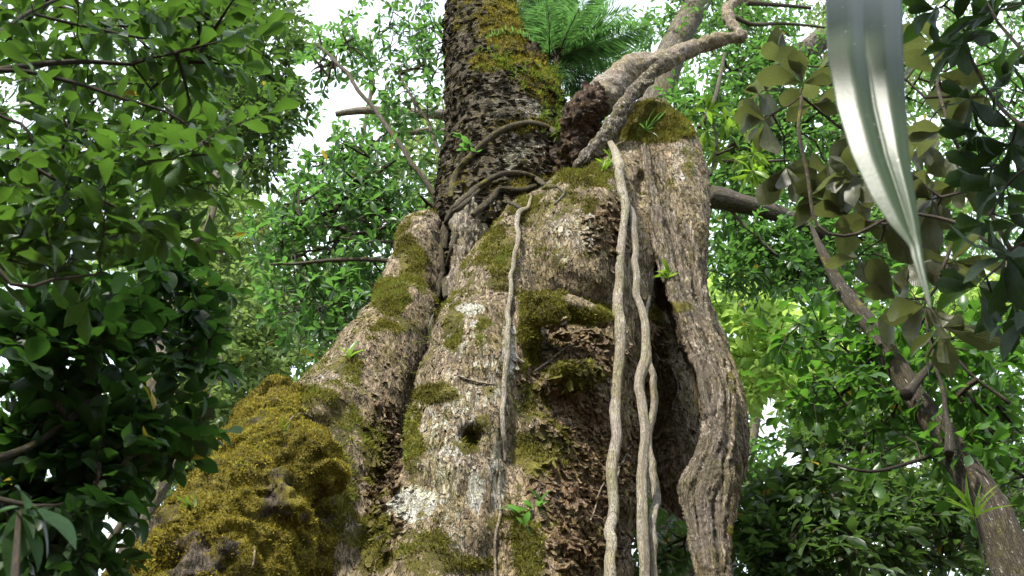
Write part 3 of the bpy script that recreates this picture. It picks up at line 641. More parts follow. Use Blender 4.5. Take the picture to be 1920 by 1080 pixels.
# ---------------------------------------------------------------- foliage
def leaf_tpl(kind='oval', n=4, fold=.22, curl=.18, wr=.42):
    t = np.linspace(0, 1, n + 1)
    prof = {'oval': lambda t: np.sin(np.pi * t ** .9) ** .8, 'obov': lambda t: np.sin(np.pi * t ** 1.7) ** .75 , 'round': lambda t: np.sin(np.pi * t) ** .55,
            'narrow': lambda t: np.sin(np.pi * t ** .8) ** .9, 'strap': lambda t: np.minimum(1, (1 - t) * 3) ** .7 * .9 + 0 * t}[kind](np.clip(t, 0, 1))
    w = prof * wr * .5; w[-1] = 0
    if kind != 'strap': w[0] = 0.0
    x = t; z = -curl * t ** 2
    V = []; uv = []; Fq = []; rows = []
    for i in range(n + 1):
        if w[i] < 1e-6: rows.append([len(V)] * 3); V.append((x[i], 0, z[i])); uv.append((0, t[i]))
        else:
            k = len(V); rows.append([k, k + 1, k + 2])
            wv = 0.015 * math.sin(7 * t[i])
            V += [(x[i], -w[i], z[i] + w[i] * fold * 2 + wv), (x[i], 0, z[i]), (x[i], w[i], z[i] + w[i] * fold * 2 - wv)]
            uv += [(-1, t[i]), (0, t[i]), (1, t[i])]
    for a, b in zip(rows[:-1], rows[1:]):
        for c in (0, 1):
            q = [a[c], b[c], b[c + 1], a[c + 1]]; q2 = []
            for u in q:
                if u not in q2: q2.append(u)
            if len(q2) == 3: Fq.append(q2)
            elif len(q2) == 4: Fq.append([q2[0], q2[1], q2[2]]); Fq.append([q2[0], q2[2], q2[3]])
    return np.array(V), np.array(Fq), np.array(uv, float)

def nrm(v): return v / np.maximum(np.linalg.norm(v, axis=-1, keepdims=True), 1e-9)
def frames(dx, up):
    x = nrm(dx); z = nrm(up - (up * x).sum(-1, keepdims=True) * x); y = np.cross(z, x)
    return np.stack([x, y, z], -1)          # columns
def stamp(tpl, pos, R, s, tint):
    V0, F0, uv0 = tpl; n = len(pos); k = len(V0)
    V = np.einsum('nij,kj->nki', R * s[:, None, None], V0) + pos[:, None]
    Fa = (F0[None] + (np.arange(n) * k)[:, None, None]).reshape(-1, 3)
    return V.reshape(-1, 3), Fa, np.tile(uv0, (n, 1)), np.repeat(tint, k)

GAPS = [(645, 190, 62, 75), (590, 265, 40, 42), (555, 300, 30, 30), (622, 15, 48, 42), (700, 20, 45, 25), (505, 372, 32, 26), (1438, 770, 34, 62), (1478, 850, 36, 52), (1375, 625, 40, 26), (1425, 640, 22, 22),
        (590, 480, 14, 22), (1505, 60, 20, 30), (345, 830, 22, 22), (545, 690, 22, 16), (1645, 820, 22, 14), (560, 130, 25, 30), (1560, 715, 14, 12), (430, 700, 14, 14), (1690, 945, 18, 12)]
def in_gap(p, f=1.0):
    f = f * .84
    x, y, _ = project(p); e = (fbm(p * 2.2, 2) - .5) * 1.2; g = np.zeros(len(p), bool)
    for a, b, c, d in GAPS: g |= (((x - a) / (c * f)) ** 2 + ((y - b) / (d * f)) ** 2) < (1 + e) ** 2
    return g

def plant(name, label, loc, limbs, crown, leaf, mat, wcrown=(), n_ind=300, per=9, mode='alt', twig=.0025, gaps=True, clump=.55, twigmat='twig', trunk=None,
          limbmat='bough', group=None, cat='tree', upb=.8, Ls=.30, droop=.15, seed=1, tips=None, fr=1.6, maxr=.03, mask=(.3, .3, 0, 1), bias=.5):
    "a woody plant: trunk and limbs as tubes, twigs grown from them to the crown, leaves on the twigs"
    rg = np.random.default_rng(seed)
    root = thing(name, label, cat, loc, group)
    nodes = []
    def put(nm, p, mt):
        p = np.asarray(p); v, f, uv = tube(p, 12, .06, knotty(rg.random() * 9, .14))
        part(nm, v, f, M[mt], root, uv=uv, attrs={'mask': np.tile(np.array(mask), (len(v), 1))})
    if trunk is not None: put('trunk', trunk, limbmat); nodes.append(resample(trunk, .25)[0][:, :3])
    for L in limbs:
        p = chain(L, 5); p[:, :3] += (fbm(p[:, :3] * 2.5 + seed, 2)[:, None] - .5) * np.array([.1, .05, .1]); put('branch', p, limbmat); nodes.append(resample(p, .12)[0][:, :3])
    # tips
    T = []
    for b in crown:
        px, py, Y, rx, ry, rY, cnt = b
        m = 0
        while m < cnt:
            u = nrm(rg.normal(size=(cnt * 2, 3))) * rg.random((cnt * 2, 1)) ** (1 / 2.6)
            q = np.array([P(px + a * rx, py + c * ry, max(.8, Y + d * rY)) for a, c, d in u])
            keep = fbm(q * fr + seed * 3.3, 2) > clump - .12 + .0 * q[:, 0]
            if gaps: keep &= ~in_gap(q, .85)
            q = q[keep][:cnt - m]
            if len(q) == 0: m += cnt // 4 + 1; continue
            T.append(q); m += len(q)
    for x_, y_, z_, rx, ry, rz, m in wcrown:
        u = nrm(rg.normal(size=(m, 3))) * rg.random((m, 1)) ** (1 / 2.6); T.append(np.array([x_, y_, z_]) + u * [rx, ry, rz])
    if tips is not None: T.append(np.array([P(*q) for q in tips]))
    T = np.concatenate(T)
    if not nodes: nodes = [T[:1] - [0, 0, .1]]
    base = np.concatenate(nodes); nb = len(base); N = nb + len(T)
    pos = np.concatenate([base, T]); par = np.full(N, -1); dist = np.full(len(T), 1e9); near = np.zeros(len(T), int)
    for i in range(nb):
        d = np.linalg.norm(T - base[i], axis=1); m = d < dist; dist[m] = d[m]; near[m] = i
    done = np.zeros(len(T), bool); order = []
    for _ in range(len(T)):
        i = int(np.argmin(np.where(done, 1e9, dist))); done[i] = True; par[nb + i] = near[i]; order.append(nb + i)
        d = np.linalg.norm(T - T[i], axis=1) * 1.0 + .04; m = (d < dist) & ~done; dist[m] = d[m]; near[m] = nb + i
    cnt = np.ones(N)
    for i in reversed(order):
        if par[i] >= nb: cnt[par[i]] += cnt[i]
    r = np.minimum(twig * cnt ** .42, maxr)
    # twig tubes (4-sided, bent)
    idx = np.array(order); a = pos[par[idx]]; b = pos[idx]; ra = np.where(par[idx] >= nb, r[par[idx]], r[idx] * 1.15); rb = r[idx]
    dir_ = nrm(b - a); ext = dir_ * (Ls * .8); L_ = np.linalg.norm(b - a, axis=1, keepdims=True)
    mid = (a + b) / 2 + rg.normal(size=a.shape) * L_ * .09
    rows = [a, mid, b, b + ext + np.array([0, 0, .0])]; rr = [ra, (ra + rb) / 2, rb, rb * .35]
    side = nrm(np.cross(dir_, rg.normal(size=dir_.shape))); up_ = np.cross(dir_, side)
    V = []
    for c, q in zip(rows, rr):
        for k in range(3): V.append(c + q[:, None] * (math.cos(k * math.pi / 1.5) * side + math.sin(k * math.pi / 1.5) * up_))
    V = np.stack(V, 1); n = len(a); st = np.arange(n)[:, None, None] * 12
    q = np.array([[s * 3 + k, s * 3 + (k + 1) % 3, s * 3 + 3 + (k + 1) % 3, s * 3 + 3 + k] for s in range(3) for k in range(3)])
    uvt = np.tile(np.array([[k / 3, s * .15] for s in range(4) for k in range(3)]), (n, 1))
    V = V.reshape(-1, 3)
    part('twigs', V, (q[None] + st).reshape(-1, 4), M[twigmat], root, uv=uvt, kind='stuff', attrs={'mask': np.tile(np.array([.15, .25, 0, 1.]), (len(V), 1))})
    # leaves
    n = len(idx); bt = rg.random(n)
    Lf = []
    for k in range(per):
        if mode == 'whorl':
            az = 2 * math.pi * (k / per) + bt * 6; tt = 1.0 - .12 * rg.random(n); el = math.radians(62) + rg.normal(size=n) * .25
        else:
            az = (k % 2) * math.pi + rg.normal(size=n) * .55; tt = 1 - .95 * (k / max(1, per - 1)); tt = np.full(n, tt); el = math.radians(52) * (1 if k else .15) + rg.normal(size=n) * .3
        p0 = b + ext * tt[:, None] if mode == 'whorl' else a * 0 + (b + ext - dir_ * (1 - tt)[:, None] * np.minimum(Ls * 1.9, L_ + Ls * .8))
        s2 = nrm(np.cross(dir_, np.array([0, 0, 1.0]) + rg.normal(size=dir_.shape) * .25)); u2 = np.cross(s2, dir_)
        rad = np.cos(az)[:, None] * s2 + np.sin(az)[:, None] * u2 * (1 if mode == 'whorl' else .7)
        dx = nrm(np.cos(el)[:, None] * dir_ + np.sin(el)[:, None] * rad + np.array([0, 0, -droop]))
        if mode == 'whorl': up2 = dir_ * .8 + np.array([0, 0, upb]) + rg.normal(size=dx.shape) * .25
        else: up2 = np.array([0, 0, upb]) + rg.normal(size=dx.shape) * .38 + rad * .1
        Lf.append((p0, frames(dx, up2), bt))
    p0 = np.concatenate([x[0] for x in Lf]); R = np.concatenate([x[1] for x in Lf]); tt = np.concatenate([x[2] for x in Lf])
    keep = rg.random(len(p0)) > .1
    if gaps: keep &= ~in_gap(p0, .62)
    p0, R, tt = p0[keep], R[keep], tt[keep]
    s = leaf['L'] * (.65 + .55 * rg.random(len(p0)))
    tint = np.clip(bias - .5 + .45 * tt + .55 * rg.random(len(p0)), 0, 1.1); tint[rg.random(len(p0)) < leaf.get('old', .006)] = 1.4
    tpl = leaf_tpl(leaf['kind'], leaf.get('n', 4), leaf.get('fold', .22), leaf.get('curl', .18), leaf['W'])
    x, y, dep = project(p0)
    sc = np.where((x > -20) & (x < 1940) & (y > -20) & (y < 1100), s / dep, 0)
    ind = np.argsort(-sc)[:n_ind]; ind = ind[sc[ind] * F > 9]
    rest = np.setdiff1d(np.arange(len(p0)), ind)
    if len(ind):
        proto = {}
        for i in ind:
            key = int(np.clip(round(tint[i] * 5), 0, 7))
            if key not in proto:
                v0, f0, u0 = tpl; w0 = v0.copy(); w0[:, 2] += .03 * np.sin(9 * w0[:, 0] + key) ; w0[:, 1] *= (.85 + .06 * key) * (1 + .10 * np.sin(23 * w0[:, 0] + key * 2.1))
                proto[key] = make_mesh('leaf', w0, f0, {'tint': np.full(len(v0), key / 5 if key < 7 else 1.4)}, u0)
                proto[key].materials.append(M[mat])
            o = bpy.data.objects.new('leaf', proto[key]); C.objects.link(o); o.parent = root
            m = Matrix(R[i].tolist()).to_4x4() @ Matrix.Scale(float(s[i]), 4); m.translation = Vector(p0[i]) - root.location; o.matrix_local = m
    if len(rest):
        v, f, uv, t_ = stamp(tpl, p0[rest], R[rest], s[rest], tint[rest])
        part('foliage', v, f, M[mat], root, uv=uv, attrs={'tint': t_}, kind='stuff')
    print(label[:40], 'sprigs', n, 'leaves', len(p0), 'single', len(ind))
    return root

M['lf_near'] = leafmat('near_leaf', (.018, .055, .010), (.052, .105, .018), (.095, .205, .022), rough=.33, tr=.44, veins=9)
M['lf_dark'] = leafmat('shade_tinted_leaf', (.010, .028, .009), (.035, .075, .018), (.06, .16, .02), rough=.45, tr=.38, spec=.35)  # leaf colours darkened to stand in for backlit shade
M['lf_crown'] = leafmat('crown_leaf', (.012, .03, .010), (.065, .11, .032), (.13, .25, .04), rough=.4, tr=.42)
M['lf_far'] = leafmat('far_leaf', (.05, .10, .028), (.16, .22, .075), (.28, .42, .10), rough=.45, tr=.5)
M['lf_mid'] = leafmat('mid_leaf', (.022, .06, .020), (.078, .15, .042), (.16, .37, .06), rough=.36, tr=.48)
M['lf_round'] = leafmat('round_leaf', (.016, .054, .012), (.062, .135, .022), (.13, .33, .03), rough=.34, tr=.46)
M['lf_lit_tint'] = leafmat('lit_tinted_leaf', (.12, .22, .04), (.28, .42, .08), (.55, .78, .16), rough=.5, tr=.62)  # sunlit, backlit glow is put into these leaf colours
M['lf_big'] = leafmat('big_olive_leaf', (.03, .038, .014), (.085, .085, .038), (.15, .18, .045), rough=.42, tr=.4, veins=11)
M['lf_black'] = leafmat('big_dark_leaf', (.008, .022, .008), (.03, .055, .018), (.04, .09, .012), rough=.5, tr=.3, veins=13, spec=.3)
M['lf_lime'] = leafmat('lime_leaf', (.07, .15, .012), (.16, .27, .025), (.28, .48, .04), rough=.4, tr=.5)
M['lf_big2'] = leafmat('glossy_sapling_leaf', (.012, .04, .010), (.03, .07, .016), (.07, .17, .03), rough=.5, tr=.3, spec=.25)
M['palebough'] = bark('pale_bough_bark', (.16, .14, .11), (.50, .45, .38), stretch=(3, 3, 8), use_uv=True, bumpd=.01, aroundf=2)
M['boughd'] = bark('mossy_bough_bark', (.025, .02, .015), (.12, .10, .075), stretch=(3, 3, 8), use_uv=True, bumpd=.012, aroundf=2)
M['lf_ferny'] = leafmat('ferny_moss', (.06, .10, .015), (.14, .19, .03), (.2, .3, .03), rough=.6, tr=.4)
M['fern'] = leafmat('fern_green', (.02, .06, .02), (.09, .18, .06), (.16, .36, .08), rough=.5, tr=.5)

G = lambda x, y, z, r: np.array([x, y, z, r])
# near left overhanging tree
plant('overhanging_tree', 'nearest leafy tree at upper left with large fresh green leaves', (-3.4, 1.2, 0),
  [[(-160, 150, 2.0, 9), (0, 131, 2.05, 7), (60, 122, 2.1, 6), (150, 115, 2.15, 5), (255, 120, 2.2, 3)],
   [(-160, 150, 2.0, 8), (10, 132, 2.05, 5), (110, 150, 2.1, 4), (230, 178, 2.15, 3.5), (330, 208, 2.2, 2.5), (400, 265, 2.25, 1.5)],
   [(-160, 150, 2.0, 8), (0, 68, 2.1, 5), (60, 28, 2.15, 4), (130, -10, 2.2, 3)], [(80, 24, 2.1, 3), (200, 58, 2.15, 3), (280, 72, 2.2, 2)],
   [(-180, 260, 1.9, 8), (0, 288, 2.0, 4), (120, 350, 2.1, 3.5), (235, 412, 2.2, 2)], [(-180, 260, 1.9, 8), (0, 520, 2.0, 4), (90, 526, 2.05, 3.5), (180, 516, 2.1, 2)],
   [(-160, 150, 2, 5), (0, 222, 2.1, 3.5), (40, 250, 2.1, 3), (70, 320, 2.2, 2)]],
  [(150, 40, 2.3, 260, 110, .35, 36), (390, 70, 2.3, 110, 80, .25, 18), (90, 280, 2.25, 180, 110, .35, 30), (330, 270, 2.25, 110, 110, .3, 22), (90, 420, 2.25, 150, 110, .35, 26), (-200, 200, 2.2, 200, 300, .4, 20), (180, 430, 2.3, 130, 80, .3, 14), (230, 150, 2.5, 220, 160, .3, 26)],
  dict(L=.104, W=.43, kind='obov', n=6, curl=.25, old=.005), 'lf_near', per=10, Ls=.19, twig=.0022, seed=3, gaps=False, trunk=np.array([G(-3.4, 1.2, -.2, .2), G(-3.3, 1.3, 1.5, .17), G(-2.9, 1.6, 2.8, .10), np.append(P(-180, 260, 1.9), .025), np.append(P(-160, 150, 2.0), .016)]), upb=.7, n_ind=300)
plant('understorey_tree', 'shaded understorey tree at lower left with dark rounded leaves', (-4.2, 2.0, 0),
  [[(-150, 900, 2.9, 12), (0, 858, 3.0, 8), (60, 835, 3.1, 7), (100, 806, 3.1, 5), (160, 770, 3.2, 3)], [(100, 806, 3.1, 5), (215, 710, 3.4, 6), (270, 662, 3.5, 5), (330, 560, 3.6, 3)], [(-150, 900, 2.9, 10), (60, 950, 3.0, 5), (180, 930, 3.1, 3)]],
  [(90, 640, 3.1, 150, 100, 0.32, 36), (330, 545, 3.5, 70, 60, 0.24, 16), (345, 650, 3.5, 70, 55, 0.24, 16), (230, 600, 3.4, 110, 80, 0.24, 18), (150, 780, 3.2, 170, 90, 0.32, 36), (70, 900, 3.1, 150, 90, 0.32, 30), (190, 880, 3.4, 70, 80, 0.32, 24), (110, 1020, 3.3, 110, 90, 0.32, 24), (-200, 800, 3, 200, 250, 0.40, 24), (270, 480, 3.6, 50, 40, 0.16, 5), (290, 800, 3.5, 90, 60, 0.24, 10)],
  dict(L=.105, W=.62, kind='round', n=5, old=.003), 'lf_dark', per=11, Ls=.2, seed=5, gaps=False, trunk=np.array([G(-4.2, 2.0, -.2, .2), G(-3.9, 2.3, 1.6, .15), G(-3.2, 2.7, 2.7, .08), np.append(P(-150, 900, 2.9), .022)]), clump=.5)
# dense dark crown, upper left, farther off
plant('dense_crowned_tree', 'dense dark crowned tree behind the near leaves, left of the bright sky opening', (-7, 11, 0),
  [[(320, 530, 10.4, 9), (345, 478, 10.5, 8), (376, 440, 10.5, 7), (396, 400, 10.5, 6.5), (402, 340, 10.6, 6), (390, 290, 10.8, 5), (430, 200, 11, 4), (470, 90, 11.2, 3)], [(342, 476, 10.5, 6), (365, 466, 10.4, 5.5), (400, 468, 10.3, 5), (436, 478, 10.3, 2)], [(402, 340, 10.6, 5), (425, 320, 10.6, 3), (470, 290, 10.6, 2)], [(390, 290, 10.8, 5), (330, 200, 11, 4), (300, 80, 11, 3)]],
  [(470, 70, 11, 95, 110, 0.72, 205), (450, 210, 11, 95, 90, 0.72, 174), (520, 170, 11, 45, 100, 0.54, 81), (480, 300, 11, 60, 45, 0.54, 50), (330, 130, 11.3, 150, 150, 0.72, 211), (430, -80, 11.3, 140, 80, 0.72, 74), (300, 330, 11.3, 120, 80, 0.60, 74), (555, 60, 11, 25, 50, 0.36, 16), (130, 200, 11.5, 180, 200, 0.60, 124)],
  dict(L=.17, W=.42, kind='oval', n=3), 'lf_crown', per=10, Ls=.35, seed=8, trunk=np.array([G(-6, 11, -.2, .35), G(-5.9, 10.9, 3, .28), np.append(P(300, 700, 10.4), .16), np.append(P(320, 530, 10.4), .09)]), clump=.5, n_ind=150)
# pale far canopy
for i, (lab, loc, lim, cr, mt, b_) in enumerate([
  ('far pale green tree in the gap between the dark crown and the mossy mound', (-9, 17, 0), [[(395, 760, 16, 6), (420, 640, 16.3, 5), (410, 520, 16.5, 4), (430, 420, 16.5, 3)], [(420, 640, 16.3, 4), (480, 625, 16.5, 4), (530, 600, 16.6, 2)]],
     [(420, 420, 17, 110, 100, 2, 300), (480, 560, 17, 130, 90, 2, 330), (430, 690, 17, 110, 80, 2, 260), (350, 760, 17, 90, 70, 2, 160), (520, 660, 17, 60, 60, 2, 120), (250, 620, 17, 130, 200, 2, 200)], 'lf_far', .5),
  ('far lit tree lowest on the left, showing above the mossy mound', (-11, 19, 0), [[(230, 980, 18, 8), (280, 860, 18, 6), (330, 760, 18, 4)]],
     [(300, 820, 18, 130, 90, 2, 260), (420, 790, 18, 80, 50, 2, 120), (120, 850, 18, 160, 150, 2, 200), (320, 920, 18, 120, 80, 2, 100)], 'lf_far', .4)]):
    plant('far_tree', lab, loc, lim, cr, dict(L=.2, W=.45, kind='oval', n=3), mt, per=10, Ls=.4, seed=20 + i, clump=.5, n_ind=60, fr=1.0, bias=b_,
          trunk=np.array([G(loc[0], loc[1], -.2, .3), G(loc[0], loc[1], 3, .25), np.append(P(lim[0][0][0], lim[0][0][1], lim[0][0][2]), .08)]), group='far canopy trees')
# mid tree behind the giant, left
plant('mid_tree', 'slender limbed tree just behind the giant trunk with whorled leaves against the sky', (-.5, 9.2, 0),
  [[(860, 470, 8.8, 9), (828, 388, 8.6, 6), (760, 285, 8.5, 5), (690, 185, 8.5, 4), (630, 115, 8.5, 3.5), (590, 80, 8.5, 2)], [(850, 360, 8.8, 4), (828, 300, 8.8, 3.5), (790, 210, 8.9, 3), (745, 140, 9, 2)], [(745, 490, 8.3, 5), (690, 487, 8.3, 4.5), (620, 488, 8.3, 4), (560, 495, 8.3, 3), (505, 496, 8.3, 2)], [(760, 455, 8.3, 3), (700, 452, 8.4, 3), (640, 445, 8.5, 2)], [(760, 520, 8.3, 4), (690, 580, 8.4, 3), (620, 640, 8.5, 2)]],
  [(740, 60, 9, 120, 90, 0.48, 82), (770, 180, 9, 75, 90, 0.48, 65), (690, 300, 8.7, 90, 60, 0.48, 65), (640, 390, 8.7, 120, 60, 0.48, 102), (730, 400, 8.6, 90, 70, 0.48, 75), (560, 450, 8.8, 80, 70, 0.48, 75), (600, 560, 8.8, 100, 70, 0.48, 102), (690, 560, 8.6, 60, 70, 0.48, 61), (660, 640, 8.8, 60, 40, 0.36, 34), (620, 120, 9, 50, 60, 0.36, 33), (580, 330, 9, 40, 40, 0.30, 15), (700, 480, 8.6, 90, 50, 0.36, 41)],
  dict(L=.16, W=.36, kind='obov', n=4, old=.004), 'lf_mid', per=8, Ls=.28, mode='whorl', seed=31, clump=.36, twig=.004, trunk=np.array([G(-.2, 9.3, -.2, .22), G(-.2, 9.3, 3, .19), np.append(P(900, 700, 9.2), .14), np.append(P(860, 470, 8.8), .09)]), n_ind=300)
# pale log behind, seen through the sky opening
plant('leaning_tree', 'pale bare trunk lying almost level behind the slender tree at the sky opening', (3.5, 12, 0),
  [[(700, 207, 11, 8), (660, 209, 11, 7), (628, 214, 11, 5)], [(740, 250, 11, 6), (800, 246, 11, 7), (850, 250, 11, 8)]],
  [(870, 330, 12, 120, 100, 1, 60), (790, 300, 12.2, 80, 100, 1, 80), (600, 560, 12.2, 100, 120, 1, 80)], dict(L=.16, W=.4, kind='oval', n=3), 'lf_far', per=9, Ls=.35, seed=33, n_ind=40, limbmat='palebough', mask=(.2, .4, 0, 1),
  trunk=np.array([G(3.5, 12, -.2, .4), G(2.6, 12, 5, .36), np.append(P(1000, 250, 11.6), .2), np.append(P(860, 216, 11.2), .10), np.append(P(740, 210, 11, ), .085), np.append(P(690, 206, 11), .07)]))
# right: tree with diagonal trunk and rounded leaves
plant('leaning_tree', 'leaning tree at lower right whose knotted trunk shows through round green leaves', (4.4, 5.6, 0),
  [[(1700, 740, 5.4, 12), (1740, 690, 5.6, 6), (1790, 640, 5.8, 3)], [(1780, 850, 5.25, 9), (1770, 740, 5.5, 4), (1745, 640, 5.6, 3), (1735, 560, 5.7, 2)], [(1890, 760, 5.5, 4), (1820, 700, 5.5, 3), (1720, 560, 5.5, 2)], [(1780, 850, 5.8, 4), (1640, 880, 5.6, 3), (1550, 870, 5.6, 2)]],
  [(1560, 640, 6.3, 110, 60, 0.56, 32), (1700, 620, 6.2, 110, 60, 0.56, 32), (1640, 720, 6.2, 120, 60, 0.56, 44), (1530, 740, 6.3, 80, 45, 0.48, 22), (1760, 720, 6.0, 110, 70, 0.56, 38), (1870, 660, 6.0, 90, 90, 0.56, 32), (1820, 800, 6.0, 120, 80, 0.64, 38), (1700, 830, 6.2, 100, 50, 0.48, 25), (1880, 900, 6.2, 100, 90, 0.56, 22), (1590, 560, 6.5, 100, 50, 0.48, 19), (2100, 800, 6.0, 150, 200, 0.56, 32)],
  dict(L=.135, W=.52, kind='obov', n=5, old=.005), 'lf_round', per=7, Ls=.2, seed=41, clump=.42, twig=.003,
  trunk=np.array([G(4.6, 5.4, -.2, .34), G(4.3, 5.5, 1.5, .30), np.append(P(1925, 1130, 5.5), .14), np.append(P(1862, 960, 5.6), .115), np.append(P(1790, 850, 5.7), .10), np.append(P(1712, 740, 5.8), .085), np.append(P(1640, 620, 5.95), .075), np.append(P(1580, 545, 6.1), .06), np.append(P(1540, 470, 6.2), .035), np.append(P(1520, 420, 6.6), .015)]), n_ind=300, limbmat='boughd', mask=(.28, .3, 0, 1))
plant('shrubby_tree', 'dark leafy thicket tree at the bottom right beside the strangler root', (3.6, 9.6, 0),
  [[(1400, 1180, 8.6, 14), (1480, 1020, 8.6, 8), (1560, 930, 8.6, 6), (1620, 870, 8.6, 3)], [(1480, 1020, 8.6, 6), (1560, 1015, 8.6, 4), (1650, 990, 8.6, 3)], [(1430, 1110, 8.6, 8), (1440, 960, 8.8, 4), (1450, 880, 8.8, 2)]],
  [(1440, 960, 8.8, 75, 90, 0.48, 72), (1560, 920, 8.8, 110, 70, 0.48, 85), (1580, 1020, 8.6, 150, 80, 0.48, 103), (1740, 980, 8.8, 120, 90, 0.48, 76), (1430, 1060, 8.6, 80, 60, 0.36, 45), (1235, 1030, 9.2, 60, 90, .5, 45), (1530, 840, 9, 70, 40, 0.36, 27), (1640, 800, 9.2, 90, 50, 0.36, 36), (1850, 1000, 8.8, 120, 120, 0.48, 63), (1880, 820, 9.2, 110, 110, 0.48, 54)],
  dict(L=.17, W=.42, kind='oval', n=4), 'lf_crown', per=9, Ls=.3, seed=43, clump=.48, twig=.003, trunk=np.array([G(3.6, 9.6, -.2, .25), G(3.4, 9.2, 2, .2), np.append(P(1400, 1180, 8.6), .08)]), n_ind=300, bias=.42)
# upper right canopy
plant('canopy_tree', 'tall pale trunked tree behind the crooked limb filling the upper right canopy', (3, 11.5, 0),
  [[(1325, 368, 8.6, 24), (1370, 376, 8.7, 20), (1430, 392, 8.8, 17), (1490, 412, 9, 14), (1560, 450, 9.2, 6)], [(1560, 60, 10, 22), (1500, 105, 10, 20), (1440, 160, 10, 18), (1395, 230, 10.2, 16), (1370, 310, 10.4, 14)], [(1400, 5, 8.5, 6), (1450, 8, 8.6, 4), (1520, 15, 8.8, 3)], [(1375, 30, 8.5, 5), (1410, 45, 8.6, 4), (1470, 44, 8.8, 3), (1545, 52, 8.8, 2)], [(1360, 380, 8.8, 3), (1420, 440, 8.8, 3), (1460, 480, 8.8, 2)], [(1330, 300, 8.8, 4), (1400, 305, 8.9, 4), (1480, 300, 9, 2)], [(1310, 240, 8.8, 4), (1340, 180, 8.8, 4), (1360, 100, 9, 3)]],
  [(1430, 90, 9.6, 110, 90, 0.60, 118), (1370, 200, 9.4, 90, 90, 0.60, 105), (1470, 260, 9.5, 110, 100, 0.60, 143), (1400, 350, 9.4, 90, 70, 0.60, 81), (1440, 470, 9.2, 120, 90, 0.60, 161), (1560, 440, 9.4, 110, 90, 0.60, 112), (1560, 200, 9.8, 120, 130, 0.60, 105), (1340, 20, 9.8, 90, 60, 0.60, 56), (1700, 400, 9.6, 150, 150, 0.60, 118), (1850, 250, 9.8, 130, 250, 0.60, 124), (1700, 100, 9.8, 150, 130, 0.60, 74), (1240, 60, 10, 60, 60, 0.48, 19), (1290, 190, 9.2, 50, 50, 0.36, 19)],
  dict(L=.13, W=.42, kind='oval', n=3, old=.005), 'lf_mid', per=12, Ls=.34, seed=51, clump=.38, twig=.003,
  trunk=np.array([G(2.4, 10.5, -.2, .5), G(2.3, 10.4, 3, .45), np.append(P(1200, 500, 10), .34), np.append(P(1225, 200, 10), .26), np.append(P(1262, 90, 10), .23), np.append(P(1310, 0, 10), .22), np.append(P(1370, -130, 10), .2)]), n_ind=300)
plant('lit_tinted_tree', 'brightly lit far tree glowing right of the strangler root around the white sky patch', (7, 16, 0),
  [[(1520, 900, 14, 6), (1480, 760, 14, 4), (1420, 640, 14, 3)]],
  [(1400, 600, 14, 70, 60, 1.5, 130), (1420, 700, 14, 70, 60, 1.5, 110), (1500, 640, 14, 90, 60, 1.5, 110), (1560, 740, 14, 70, 80, 1.5, 60), (1340, 560, 14, 40, 40, 1, 40)], dict(L=.26, W=.42, kind='oval', n=4, old=.005), 'lf_lit_tint', per=8, Ls=.4, seed=61, clump=.46, n_ind=200,
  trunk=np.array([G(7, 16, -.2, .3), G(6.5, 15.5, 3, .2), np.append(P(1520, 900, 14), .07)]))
plant('lit_tinted_tree', 'brightly lit far tree glowing at the right edge behind the tip of the hanging blade', (13, 16, 0),
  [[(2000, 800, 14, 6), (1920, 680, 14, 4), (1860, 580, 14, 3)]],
  [(1860, 580, 14, 90, 60, 1.5, 150), (1800, 640, 14, 60, 50, 1.5, 60), (1960, 560, 14, 80, 90, 1.5, 60), (1780, 560, 14, 60, 40, 1.5, 40)], dict(L=.26, W=.3, kind='oval', n=4), 'lf_lit_tint', per=8, Ls=.4, seed=62, clump=.46, n_ind=200,
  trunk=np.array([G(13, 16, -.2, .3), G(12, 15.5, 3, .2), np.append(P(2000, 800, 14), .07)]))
# big leaved rosettes on the right
big = [(1505, 165, 2.9), (1448, 215, 3.0), (1545, 300, 3.05), (1590, 250, 3.1), (1640, 330, 3.1), (1600, 410, 3.2), (1660, 420, 3.1), (1760, 150, 3.0), (1785, 260, 2.9), (1740, 250, 3.1), (1715, 330, 3.0), (1765, 370, 3.0), (1700, 480, 3.1), (1740, 560, 3.1), (1780, 500, 3.0), (1610, 330, 3.0), (1700, 150, 3.2), (1590, 120, 3.2), (1470, 300, 3.2), (1560, 380, 3.25), (1530, 200, 3.2), (1620, 470, 3.2), (1740, 90, 3.1), (1790, 180, 3.1), (1730, 430, 3.2), (1800, 330, 3.1), (1480, 120, 3.3), (1690, 560, 3.2), (1760, 600, 3.1), (1430, 170, 3.3)]
plant('big_leaved_tree', 'big leaved tree with olive rosettes of broad ribbed leaves around the hanging blade', (4.2, 2.2, 0),
  [[(2100, 520, 2.8, 8), (1900, 480, 2.9, 5), (1800, 420, 2.95, 4), (1690, 400, 3.0, 3), (1600, 440, 3.0, 3), (1535, 420, 3.0, 3), (1515, 330, 2.95, 3.5), (1503, 250, 2.9, 3.5), (1504, 180, 2.9, 3)], [(1900, 480, 2.9, 5), (1800, 300, 2.9, 3.5), (1760, 170, 3.0, 3)], [(1800, 420, 2.95, 4), (1760, 520, 3.0, 3)]],
  [(2150, 400, 3.0, 120, 200, .3, 10)], dict(L=.19, W=.52, kind='obov', n=6, curl=.2, fold=.12, old=0), 'lf_big', per=8, mode='whorl', Ls=.05, twig=.004, seed=71, gaps=False, tips=big, droop=.05, upb=1.2,
  trunk=np.array([G(4.2, 2.2, -.2, .12), G(4.0, 2.4, 2, .09), np.append(P(2100, 520, 2.8), .02)]), limbmat='twig')
